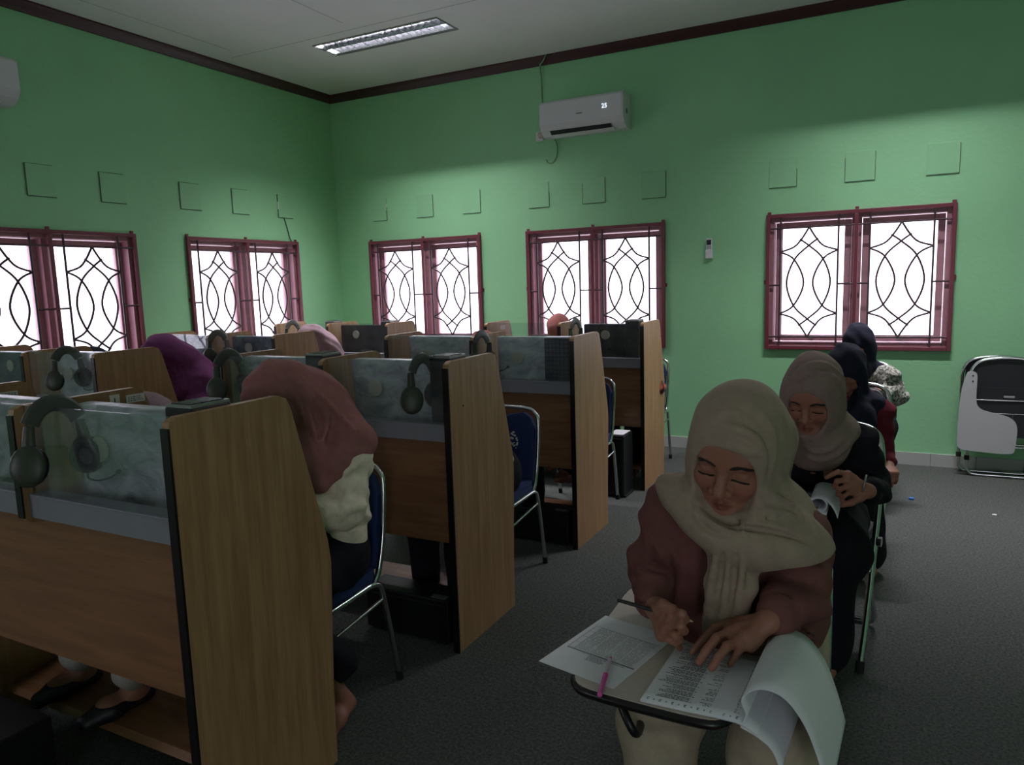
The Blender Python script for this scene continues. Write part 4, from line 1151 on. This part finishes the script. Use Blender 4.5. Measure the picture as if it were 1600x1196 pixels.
# ---- nearest exam student
def studA():
    H = Head((-.290, 1.585, 1.128), 20, -5, 9, 1.10)
    wR, wL = at(1024, 948, y=1.50), at(1205, 968, y=1.50)
    J = dict(pelvis=V3(-.31, 1.93, .57), neck=V3(-.285, 1.68, 1.00), chest=V3(-.285, 1.755, .865), head=H, ph=.8,
        sl=V3(-.192, 1.71, .918), sr=V3(-.450, 1.70, .960), el=at(1250, 930, y=1.63), er=at(1022, 885, y=1.66), wl=wL, wr=wR,
        hl=V3(-.215, 1.88, .56), hr=V3(-.395, 1.88, .56), kl=V3(-.185, 1.46, .54), kr=V3(-.425, 1.46, .54),
        al=V3(-.19, 1.44, .09), ar=V3(-.42, 1.44, .09), tl=V3(-.19, 1.27, .035), tr=V3(-.43, 1.27, .035))
    def hands(B):
        zt = .722
        # left hand lies flat on the booklet, fingers spread towards the paper's far edge
        tips = [at(1083, 1020, z=zt), at(1092, 1036, z=zt), at(1112, 1046, z=zt), at(1141, 1040, z=zt)]
        K = [at(1140, 975, z=.760), at(1139, 990, z=.764), at(1154, 1004, z=.764), at(1173, 1010, z=.758)]
        fg = []
        for k, t in zip(K, tips):
            v = t-k; fg.append([k+v*.42+V3(0, 0, .016), k+v*.74+V3(0, 0, .011), t+V3(0, 0, .002)])
        palm(B, wL, K, fg, [at(1168, 968, z=.752), at(1133, 976, z=.737), at(1108, 990, z=.729)], .0105)
        # right hand grips the pencil: bent fingers, one fingertip on the paper
        K = [at(1053, 958, y=1.44), at(1049, 972, y=1.435), at(1041, 985, y=1.44), at(1033, 994, y=1.45)]
        pen = lambda x: at(x, 938+(x-965)*34/117., y=1.475-(x-965)*.0003)
        fg = [[at(1066, 960, y=1.415), at(1071, 968, y=1.43), at(1062, 972, y=1.452)],
              [at(1064, 978, y=1.41), at(1069, 986, y=1.428), at(1060, 987, y=1.455)],
              [at(1055, 993, y=1.415), at(1061, 1000, y=1.43), at(1054, 1002, y=1.455)],
              [at(1046, 1000, y=1.43), at(1055, 1004, y=1.432), at(1063, 1014, z=.716)]]
        palm(B, wR, K, fg, [at(1028, 950, y=1.465), at(1036, 945, y=1.445), at(1051, 951, y=1.436)], .0102)
    def cape(K):
        P = H.p; nk = J['neck']
        # front wrap round the neck, cloth over both shoulders and down the back
        for s in 'lr': K.rc(nk+V3(0, 0, -.02), nk+(J['s'+s]-nk)*.80+V3(0, 0, .01), .072, .066, .05)
        K.el(nk+V3(0, .07, -.10), (.16, .085, .15), None, .05)
        K.el(nk+V3(.0, -.055, -.03), (.105, .075, .075), None, .04)
        # sheet across the chest from her right shoulder over to her left upper arm
        c = catmull([at(a, b, y=d) for a, b, d in ((1046, 760, 1.60), (1085, 800, 1.55), (1130, 832, 1.535), (1180, 846, 1.545), (1225, 850, 1.58), (1262, 862, 1.64))], 3)
        n = len(c); K.chain(c, [.030+.026*i/(n-1) for i in range(n)], .03)
        c = [at(a, b, y=d) for a, b, d in ((1100, 788, 1.56), (1180, 800, 1.57), (1222, 828, 1.64))]
        K.chain(c, [.03, .045, .055], .04)
        # the cloth falling from the back of the head to the shoulder
        K.chain([H.p(.045, -.06, .0), at(1168, 735, y=1.68), at(1186, 790, y=1.68), at(1222, 850, y=1.69)], [.06, .050, .050, .058], .05)
        K.cut(at(1180, 882, y=1.56), (.12, .1, -1), lo=at(1190, 905, y=1.56)-V3(.0, .4, .4), hi=V3(.3, 2.1, 1.3))
        # end of the scarf hanging to the lap
        K.chain([at(1150, 845, y=1.545), at(1142, 915, y=1.545), at(1130, 990, y=1.555)], [.030, .026, .022], .02, fl=((1, 0, 0), 2.0))
    def scarf(K, H):
        for l, r_ in (([(1068, 706), (1105, 690), (1155, 696), (1194, 716)], .0085), ([(1070, 694), (1090, 676), (1135, 668), (1175, 688), (1196, 722)], .0075),
            ([(1140, 668), (1176, 684), (1190, 716), (1190, 752)], .007), ([(1178, 640), (1200, 665), (1207, 705), (1200, 745)], .006), ([(1100, 655), (1140, 645), (1175, 660)], .004),
            ([(1042, 752), (1090, 800), (1140, 832), (1220, 846), (1275, 862)], .007), ([(1062, 735), (1092, 778), (1138, 806), (1195, 800), (1240, 806)], .006),
            ([(1085, 780), (1130, 812), (1190, 818), (1245, 834)], .006), ([(1120, 862), (1112, 915), (1100, 975)], .006), ([(1162, 865), (1157, 915), (1150, 970)], .005),
            ([(1140, 862), (1134, 915), (1126, 975)], .004), ([(1190, 765), (1212, 780), (1250, 800)], .006), ([(1205, 720), (1225, 765), (1255, 812)], .006)):
            K.rope(l, r_*1.7, .006)
        for l in ([(1068, 735), (1098, 785), (1140, 816), (1200, 810)], [(1100, 800), (1140, 822), (1200, 830), (1255, 846)], [(1130, 862), (1124, 915), (1113, 975)], [(1150, 862), (1146, 915), (1138, 970)]):
            K.rope(l, .006, .005, '-', -.2)
    def top(U):
        U.el((-.30, 1.72, .80), (.185, .135, .24), None, .05); U.el((-.315, 1.82, .66), (.20, .15, .14), None, .05)
        U.rope([(1000, 800), (1015, 850), (1010, 900)], .008); U.rope([(1020, 800), (1040, 860), (1050, 920)], .008); U.rope([(985, 880), (1010, 900), (1040, 905)], .008)
        U.rope([(1215, 880), (1250, 900), (1290, 890)], .008); U.rope([(1200, 1000), (1240, 990), (1280, 1000)], .007); U.rope([(1060, 830), (1068, 890), (1065, 950)], .007)
    return person('student in beige headscarf and brown blouse writing with a black pencil in the right foreground', J,
        dict(scarf=C_BEIGE, top=C_BROWN, bottom=C_SAND, w=1.0, cuff=.80, cuffr=.046, puff=1.0, hem=.02, fw=.073, fh=.090, fc=-.018, fold=.35), h=.0034, detail=True, custom=dict(hands=hands, cape=cape, scarf=scarf, top=top))
studA()
# ---- second exam student, black dress, taupe scarf
def studB():
    H = Head((-.235, 2.70, 1.083), 24, -8, 2, 1.08)
    J = dict(pelvis=V3(-.27, 3.15, .57), neck=V3(-.225, 2.79, .965), chest=V3(-.23, 2.87, .82), head=H, ph=1.7,
        sl=V3(-.09, 2.82, .90), sr=V3(-.385, 2.80, .92), el=at(1366, 762, y=2.83), er=at(1205, 760, y=2.80), wl=at(1357, 768, y=2.62), wr=at(1240, 790, y=2.62),
        hl=V3(-.18, 3.10, .53), hr=V3(-.36, 3.10, .53), kl=V3(-.15, 2.75, .52), kr=V3(-.38, 2.75, .52), al=V3(-.18, 2.84, .09), ar=V3(-.36, 2.82, .09), tl=V3(-.18, 2.67, .035), tr=V3(-.37, 2.65, .035))
    def hands(B):
        w = J['wl']
        K = [at(1325, 741, y=2.58), at(1323, 750, y=2.57), at(1325, 760, y=2.575), at(1329, 769, y=2.585)]
        fg = [[at(1309, 738, y=2.555), at(1300, 742, y=2.55), at(1291, 747, y=2.55)], [at(1308, 752, y=2.55), at(1304, 760, y=2.56), at(1310, 764, y=2.58)],
              [at(1312, 765, y=2.555), at(1309, 773, y=2.565), at(1315, 776, y=2.585)], [at(1319, 775, y=2.57), at(1315, 782, y=2.575), at(1321, 785, y=2.59)]]
        palm(B, w, K, fg, [at(1345, 778, y=2.59), at(1330, 786, y=2.57), at(1316, 790, y=2.565)], .0092)
        gen_hand(B, J['wr'], (.5, -.6, -.2), V3(0, 0, 1), V3(1, 0, .2))
    def cape(K):
        nk = J['neck']
        K.el(nk+V3(0, .0, -.03), (.135, .115, .075), None, .04); K.el(nk+V3(.0, -.06, -.075), (.105, .055, .08), None, .04)
        for s in 'lr': K.rc(nk+V3(0, .02, -.02), nk+(J['s'+s]-nk)*.55+V3(0, .01, .012), .066, .056, .05)
        K.chain([at(1246, 600, y=2.68), at(1232, 650, y=2.67), at(1224, 700, y=2.64), at(1216, 750, y=2.60)], [.036, .035, .034, .036], .02, fl=((1, 0, 0), 1.15))
    def scarf(K, H):
        for l in ([(1238, 625), (1250, 594), (1280, 583), (1310, 598), (1322, 640)], [(1236, 600), (1256, 576), (1290, 571), (1320, 592)], [(1252, 692), (1275, 706), (1305, 696), (1327, 660)],
            [(1248, 704), (1280, 720), (1318, 702), (1342, 668)], [(1243, 640), (1236, 690), (1228, 735)], [(1228, 650), (1222, 700), (1216, 740)]):
            K.rope(l, .011, .006)
    person('student in black dress and taupe headscarf turning a page, second in the exam line', J,
        dict(scarf=C_TAUPE, top=C_BLACK, bottom=C_BLACK, bottom_name='skirt', top_name='dress', skirt=True, cuff=.86, cuffr=.045, puff=1.0, fw=.070, fh=.088, fc=-.014, fold=.5, w=.9), h=.004, detail=True, custom=dict(hands=hands, cape=cape, scarf=scarf))
studB()
person('student in black headscarf and maroon sleeves, third in the exam line', seat_pose(-.215, 4.40, (-.195, 3.98, 1.015), pitch=42, ph=2.2, sh=.155, wr=[tuple(at(1388, 725, y=3.95)), (-.33, 3.95, .75)],
    feet=[((-.06, 3.93, .07), (-.07, 3.77, .035)), ((-.30, 3.96, .07), (-.31, 3.80, .035))], elx=.185),
    dict(scarf=C_NAVY, top=C_MAROON, bottom=C_BLACK, bottom_name='skirt', skirt=True, cuff=.85, puff=1.02), h=.0065, detail=False)
person('student in black headscarf and grey printed blouse in front of the right-hand window', seat_pose(-.165, 5.55, (-.185, 5.16, 1.045), pitch=35, yaw=-12, ph=2.9, wr=[(-.06, 5.12, .76), (-.31, 5.10, .75)], elx=.21),
    dict(scarf=C_NAVY, top=M['print'], bottom=C_BLACK, bottom_name='skirt', skirt=True, shoe=C_BLACK, cuff=.9, puff=1.0), h=.0075, custom=dict(cape=lambda K: K.chain([V3(-.17, 5.22, .90), V3(-.10, 5.28, .865), V3(-.03, 5.30, .84)], [.075, .06, .05], .04)))

# ---- students in the booths
def studPink():
    x = -1.80
    H = Head((x-.01, 1.80, 1.110), 52, 0, 0)
    J = seat_pose(x, 1.93, (x-.01, 1.80, 1.110), pitch=52, ph=.4, zs=.57, feet=[((-1.665, 1.72, .075), (-1.645, 1.60, .03)), ((-1.93, 1.70, .075), (-1.94, 1.56, .03))], wr=[(x+.10, 1.62, .775), (x-.12, 1.58, .775)])
    J['neck'] = V3(x, 1.90, 1.035); J['chest'] = V3(x, 1.965, .86)
    J['sl'] = V3(x+.165, 1.925, .965); J['sr'] = V3(x-.165, 1.925, .965); J['el'] = V3(x+.20, 1.835, .775); J['er'] = V3(x-.21, 1.82, .775)
    J['kl'] = V3(x+.10, 1.53, .53); J['kr'] = V3(x-.10, 1.53, .53); J['al'] = V3(-1.655, 1.82, .09); J['tl'] = V3(-1.615, 1.71, .030)
    def cape(K):
        nk = J['neck']
        K.chain([H.p(0, -.05, .03), V3(x+.0, 1.915, 1.115), V3(x+.02, 1.985, 1.03)], [.10, .095, .105], .06, fl=((1, 0, 0), 1.25))
        for s in 'lr': K.rc(nk+V3(0, .0, .0), J['s'+s]+V3(0, .004, .012), .078, .086, .05)
        K.chain([J['sl']+V3(-.02, -.02, .02), V3(x+.175, 1.84, .93), V3(x+.17, 1.775, .865)], [.062, .052, .018], .03)
        K.chain([nk+V3(.06, -.05, -.01), V3(x+.11, 1.77, .92), V3(x+.15, 1.77, .865)], [.07, .055, .02], .03)
        K.el(nk+V3(0, -.07, -.08), (.13, .08, .11), None, .05)
    def scarf(K, H):
        K.rope([(455, 590), (480, 640), (495, 690)], .008); K.rope([(470, 600), (510, 650), (500, 700)], .008)
        K.rope([(475, 595), (525, 645), (552, 672)], .007); K.rope([(440, 595), (462, 625), (478, 665)], .007)
    def top(U):
        U.rope([(495, 735), (530, 742), (565, 720)], .011); U.rope([(500, 770), (530, 800), (545, 760)], .010)
        U.rope([(510, 830), (540, 800), (572, 790)], .010); U.rope([(507, 872), (540, 876), (572, 868)], .006)
    person('student in dusty pink headscarf and cream sweater bending behind the nearest end panel', J,
        dict(scarf=C_PINK, top=C_CREAM, top_name='sweater', bottom=C_DARKB, w=1.08, puff=1.06, hem=.0, cuffr=.045, ankle=.13), h=.005, custom=dict(cape=cape, scarf=scarf, top=top), face=False)
studPink()
x = -2.47
person('mauve-scarfed student in the front-row left booth, black shoes on the foot board', seat_pose(x, 2.0, (x-.03, 1.80, .995), pitch=45, ph=.9, zs=.57,
    feet=[((-2.215, 1.44, .20), (-2.255, 1.30, .145)), ((-2.50, 1.44, .20), (-2.535, 1.32, .145))], wr=[(x+.12, 1.58, .775), (x-.12, 1.58, .775)]),
    dict(scarf=C_MAUVE, top=C_CREAM, bottom=C_GREYL, shoe=M['blackfab'], shoez=.12, open=True, cuffr=.04), h=.0075, face=False)
person('student in white blouse leaning low behind the second-row end panel', seat_pose(-1.795, 3.13, (-1.78, 2.80, .965), pitch=60, ph=1.2, zs=.57, wr=[(-1.66, 2.74, .775), (-1.95, 2.74, .775)], elx=.19),
    dict(scarf=C_BLACK, top=C_WHITE, bottom=C_DARKB), h=.0085, face=False)
person('student leaning low behind the third-row end panel, bare foot showing', seat_pose(-1.84, 4.36, (-1.86, 4.02, .985), pitch=60, ph=1.9, zs=.57, feet=[((-1.73, 4.02, .33), (-1.75, 3.90, .33)), ((-1.93, 3.96, .09), (-1.94, 3.80, .035))], wr=[(-1.70, 4.0, .775), (-1.97, 4.0, .775)], elx=.2),
    dict(scarf=C_MAUVE, top=C_DARKB, bottom=C_DARKB), h=.0085, face=False)
person('student in salmon headscarf, only the crown showing above the third-row left booth', seat_pose(-2.46, 4.50, (-2.47, 4.33, 1.055), pitch=48, ph=.2, zs=.57),
    dict(scarf=C_SALMON, top=C_DARKB, bottom=C_DARKB), h=.0085, face=False)
person('student in orange batik blouse at the back-row end panel', seat_pose(-1.80, 5.67, (-1.85, 5.28, .98), pitch=60, ph=2.5, zs=.57, elx=.22),
    dict(scarf=C_BLACK, top=M['batik'], bottom=C_DARKB, w=1.12, hem=.04), h=.0085, face=False)
person('student in pink headscarf seen against the window in the back-row left booth', seat_pose(-2.46, 5.72, (-2.45, 5.56, 1.105), pitch=30, ph=1.1, zs=.57),
    dict(scarf=C_SALMON, top=C_BROWN, bottom=C_DARKB), h=.0085)
def studPurple():
    x = -4.0
    H = Head((x-.0, 3.02, 1.095), 50, 0, 0)
    J = seat_pose(x, 3.16, (x, 3.02, 1.095), pitch=50, ph=1.4, zs=.57)
    J['neck'] = V3(x, 3.11, 1.01); J['chest'] = V3(x, 3.17, .85); J['sl'] = V3(x+.17, 3.13, .945); J['sr'] = V3(x-.17, 3.13, .945)
    def cape(K):
        nk = J['neck']
        K.chain([H.p(0, -.05, .03), V3(x, 3.14, 1.085), V3(x+.02, 3.21, .99), V3(x+.03, 3.26, .88)], [.10, .095, .105, .11], .06, fl=((1, 0, 0), 1.35))
        for s in 'lr': K.chain([nk, J['s'+s]+V3(0, .015, 0), J['s'+s]+V3(.02, -.02, -.13)], [.075, .078, .075], .05)
        K.el(nk+V3(0, -.07, -.10), (.14, .085, .13), None, .05)
    def scarf(K, H):
        K.rope([(255, 540), (280, 575), (285, 610)], .010); K.rope([(268, 540), (290, 575), (305, 615)], .010); K.rope([(275, 590), (292, 583), (302, 598)], .010)
    person('student in purple headscarf beside the second-row panel of the left block', J, dict(scarf=C_PURPLE, top=C_PURPLE, bottom=C_DARKB, puff=1.06), h=.0065, custom=dict(cape=cape, scarf=scarf), face=False)
studPurple()
person('student with dark covered head in the left block, second row by the left wall window', seat_pose(-4.69, 3.18, (-4.68, 3.02, 1.035), pitch=45, ph=2.0, zs=.57), dict(scarf=C_NAVY, top=C_DARKB, bottom=C_DARKB), h=.0085, face=False)
person('student in pale mauve headscarf in the left block third row near the corner', seat_pose(-3.98, 4.44, (-3.985, 4.29, 1.085), pitch=48, ph=2.7, zs=.57, back=[(-3.98, 4.42, 1.07), (-3.97, 4.50, .98)]), dict(scarf=C_MAUVE, top=C_MAUVE, bottom=C_DARKB), h=.0075, face=False)

# ------------------------------------------------------------------ papers and pens
def booklet_A():
    # u runs to the picture's right across the tablet, v towards the far side of the page
    p0 = at(1000, 1094, z=.706); p1 = at(1062, 1004, z=.706)
    v = p1-p0; v[2] = 0; q = at(1150, 1128, z=.706); u = q-p0; u[2] = 0
    Lv = np.linalg.norm(v); u = unit(u); v = unit(v)
    o = thing('exam_booklet', 'open exam booklet with turned white pages under the left hand of the nearest student', 'booklet', p0*V3(1, 1, 0)+V3(0, 0, .7015))
    def row(u_, z): return [tuple(u*u_+V3(0, 0, z)), tuple(u*u_+v*Lv+V3(0, 0, z))]
    def prof(P): 
        c = catmull(P, 5); n = 9
        return [[tuple(u*a+v*Lv*t/(n-1)+V3(0, 0, b)) for t in range(n)] for a, b in c]
    W = .185
    MB().sheet(prof([(0, .003), (.05, .003), (.10, .0035), (.15, .004), (W, .002), (W+.03, -.012)]), .005).build('page_stack', M['paper'], o)
    MB().sheet(prof([(W-.075+.075, -.002), (W+.01, .020), (W+.002, .050), (W+.03, .075), (W+.07, .070), (W+.105, .030), (W+.13, -.03), (W+.15, -.10)]), .002).build('turned_page', M['paper'], o)
    MB().sheet(prof([(W, -.004), (W+.03, -.016), (W+.055, -.035), (W+.07, -.07)]), .003).build('back_page', M['paper'], o)
    # printed lines, two columns, and the row of figures along the foot
    m = MB(); rs = random.Random(11)
    def q_(ua, ub, va, vb, z=.0064):
        m.add([u*ua+v*va+V3(0, 0, z), u*ub+v*va+V3(0, 0, z), u*ub+v*vb+V3(0, 0, z), u*ua+v*vb+V3(0, 0, z)], [(0, 1, 2, 3)])
    for c0 in (.012, .100):
        y = .024; k = 0
        while y < Lv-.012:
            x_ = c0+.078-.0; ln = rs.uniform(.03, .068) if k % 4 else rs.uniform(.055, .07); a = c0+.072
            while a > c0+.072-ln:
                w_ = rs.uniform(.003, .009); q_(a-w_, a, y, y+.0016); a -= w_+.0016
            if k % 4 == 0: q_(c0+.074, c0+.0775, y, y+.0016)
            y += .0042 if k % 4 != 3 else .0068; k += 1
    m.build('printed_text', M['ink'], o)
    for k in range(15):
        c = '2' if k % 2 == 0 else '0'
        a = .012+k*.0118
        B3 = Matrix(((-u[0], -v[0], 0, 0), (-u[1], -v[1], 0, 0), (0, 0, 1, 0), (0, 0, 0, 1)))
        mw = Matrix.Translation(tuple(u*a+v*.010+V3(0, 0, .0064))) @ B3
        text_mesh(c, .011 if c == '2' else .007, 'foot_figure', M['ink'], o, mw, .0001)
    return o
booklet_A()
def sheet_A():
    a, b, c = at(946, 962, z=.7015), at(1070, 1000, z=.7015), at(908, 1058, z=.7015)
    u = b-a; u[2] = 0; u = unit(u); v = c-a; v[2] = 0; v = v-u*u.dot(v); Lv = np.linalg.norm(v); v = unit(v); W = .185
    o = thing('answer_sheet', 'white answer sheet with dense bubble grid at the left of the nearest tablet', 'paper', a*V3(1, 1, 0)+V3(0, 0, .7004))
    P = lambda s_, t, z=0: u*s_+v*t+V3(0, 0, z)
    m = MB(); m.add([P(0, 0), P(W, 0), P(W, Lv), P(0, Lv), P(0, 0, .0006), P(W, 0, .0006), P(W, Lv, .0006), P(0, Lv, .0006)], [(0, 1, 2, 3), (7, 6, 5, 4), (0, 4, 5, 1), (1, 5, 6, 2), (2, 6, 7, 3), (3, 7, 4, 0)])
    m.build('sheet', M['paper'], o)
    g = MB(); z = .0009
    def r(s0, s1, t0, t1): g.add([P(s0, t0, z), P(s0, t1, z), P(s1, t1, z), P(s1, t0, z)], [(0, 1, 2, 3)])
    t0, t1 = Lv*.22, Lv*.66
    for s_ in (.012, .028): r(s_, s_+.0008, t0, t1)
    for t in (t0, t1-.001): r(.012, W-.005, t, t+.0008)
    r(.012, W-.005, t1+.0015, t1+.0035)
    for k in range(1, 4): r(.012, .028, t0+(t1-t0)*k/4, t0+(t1-t0)*k/4+.0006)
    rs = random.Random(4)
    nx, nt = 44, 20
    for i in range(nx):
        if i % 11 == 10: continue
        for j in range(nt):
            if rs.random() < .12: continue
            s_ = .031+i*(W-.04)/nx; t = t0+.002+j*(t1-t0-.004)/nt; r(s_, s_+.0019, t, t+.0018)
    for k in range(5):
        y = t1+.008+k*.0045; a_ = .075
        while a_ < .11: w_ = rs.uniform(.003, .008); r(a_, a_+w_, y, y+.0014); a_ += w_+.0015
        if k < 1:
            a_ = .12
            while a_ < .16: w_ = rs.uniform(.003, .008); r(a_, a_+w_, y, y+.0014); a_ += w_+.0015
    g.build('bubble_grid', M['ink'], o)
sheet_A()
# pencil in the right hand
pa, pb = at(965, 938, y=1.475), at(1083, 972, y=1.440)
o = thing('pencil', 'black pencil held in the right hand of the nearest student', 'pencil', pa)
v = pb-pa
MB().tube([(0, 0, 0), tuple(v*.93)], .0042, 6).build('pencil_shaft', M['pencilblack'], o)
MB().tube([tuple(v*.93), tuple(v)], [.004, .001], 6).build('pencil_tip', M['pencilwood'], o)
MB().tube([tuple(-v*.01), (0, 0, 0)], .0038, 6).build('pencil_end', M['silver'], o)
pa, pb = at(937, 1086, z=.7075), at(954, 1028, z=.7075)
o = thing('pen', 'pink capped clear pen lying on the answer sheet', 'pen', pa); v = pb-pa
MB().tube([(0, 0, 0), tuple(v*.52)], [.0052, .0056], 10).build('pen_cap', M['pinkpen'], o)
MB().tube([tuple(v*.5), tuple(v*.93)], .0046, 10).build('pen_barrel', M['clearpen'], o)
MB().tube([tuple(v*.93), tuple(v)], [.0046, .003], 10).build('pen_plug', M['pinkpen'], o)
q = unit(v); MB().box((-.001, -.001, .004), (.001, .001, .0075)).build('pen_clip', M['pinkpen'], o, loc=tuple(v*.35))
# booklet of the second exam student
def booklet_B():
    p0 = at(1262, 800, z=.706); u = V3(1, -.12, 0); u = unit(u); v = V3(.0, 1, 0); Lv = .25
    o = thing('exam_booklet', 'rolled-open exam booklet on the tablet of the student in black', 'booklet', p0*V3(1, 1, 0)+V3(0, 0, .7015))
    def prof(P):
        c = catmull(P, 5); n = 7
        return [[tuple(u*a+v*Lv*t/(n-1)+V3(0, 0, b)) for t in range(n)] for a, b in c]
    MB().sheet(prof([(-.10, .004), (-.03, .004), (.02, .005), (.06, .003)]), .005).build('page_stack', M['paper'], o)
    MB().sheet(prof([(.03, .010), (.052, .016), (.060, .036), (.045, .054), (.020, .052), (.004, .034), (.010, .014), (.03, .008)]), .003).build('rolled_page', M['paper'], o)
    MB().sheet(prof([(.045, .055), (.062, .048), (.078, .030), (.088, .012), (.094, -.004)]), .002).build('turned_page', M['paper'], o)
booklet_B()
# rings and bracelet
w_ = at(1350, 757, y=2.61)
o = MB().tube([(w_[0]+.0*math.cos(a)+.006*math.sin(a), w_[1]+.030*math.cos(a), w_[2]+.030*math.sin(a)) for a in np.linspace(0, 2*PI, 17)[:-1]], .0035, 6, closed=True).build('bracelet', M['silver'])
tag(o, 'pale bead bracelet on the wrist of the student in black', 'bracelet')
# ------------------------------------------------------------------ light
w = bpy.data.worlds.new('overcast_sky'); SC.world = w; w.use_nodes = True
nt = w.node_tree; bg = nt.nodes['Background']; bg.inputs['Strength'].default_value = SKY
tc = N(nt, 'ShaderNodeTexCoord'); sp = N(nt, 'ShaderNodeSeparateXYZ'); nt.links.new(tc.outputs['Generated'], sp.inputs[0])
rp = N(nt, 'ShaderNodeValToRGB'); rp.color_ramp.elements[0].position = 0; rp.color_ramp.elements[0].color = (1.42, 1.34, 1.55, 1)
rp.color_ramp.elements[1].position = 1; rp.color_ramp.elements[1].color = (2.45, 2.3, 2.72, 1)
e = rp.color_ramp.elements.new(.5); e.color = (.86, .81, .93, 1)
mr = N(nt, 'ShaderNodeMapRange'); mr.inputs[1].default_value = -1; mr.inputs[2].default_value = 1
nt.links.new(sp.outputs['Z'], mr.inputs[0]); nt.links.new(mr.outputs[0], rp.inputs['Fac']); nt.links.new(rp.outputs['Color'], bg.inputs['Color'])
def portal(loc, rot, sx, sy):
    ld = bpy.data.lights.new('window_portal', 'AREA'); ld.shape = 'RECTANGLE'; ld.size = sx; ld.size_y = sy; ld.cycles.is_portal = True
    o = bpy.data.objects.new('window_portal', ld); COL.objects.link(o); o.location = loc; o.rotation_euler = rot
for a, b in WINB: portal(((a+b)/2, YB+TH+.01, (Z0+Z1)/2), (-PI/2, 0, 0), b-a-.05, Z1-Z0-.05)
for a, b in WINL: portal((XL-TH-.01, (a+b)/2, (Z0+Z1)/2), (0, -PI/2, 0), Z1-Z0-.05, b-a-.05)
for a, b, lo, hi in FH: portal(((a+b)/2, YF-TH-.01, (lo+hi)/2), (PI/2, 0, 0), b-a, hi-lo)

cam = bpy.data.cameras.new('camera'); co = bpy.data.objects.new('camera', cam); COL.objects.link(co)
cam.sensor_fit = 'HORIZONTAL'; cam.sensor_width = 36; cam.lens = FOC/1600*36; cam.clip_start = .02
mx = Matrix.Identity(4)
colx = RW @ np.array([1, 0, 0]); coly = -(RW @ np.array([0, 1, 0])); colz = -(RW @ np.array([0, 0, 1]))
for i in range(3): mx[i][0] = colx[i]; mx[i][1] = coly[i]; mx[i][2] = colz[i]
mx[2][3] = CAMH
co.matrix_world = mx
SC.camera = co
vs = SC.view_settings; vs.view_transform = 'Standard'; vs.look = 'None'; vs.gamma = 1; vs.use_curve_mapping = False; vs.exposure = 0.55
cy = SC.cycles; cy.max_bounces = 10; cy.diffuse_bounces = 6; cy.transparent_max_bounces = 16; cy.use_denoising = True
cy.sample_clamp_indirect = 6.0; cy.caustics_reflective = False; cy.caustics_refractive = False
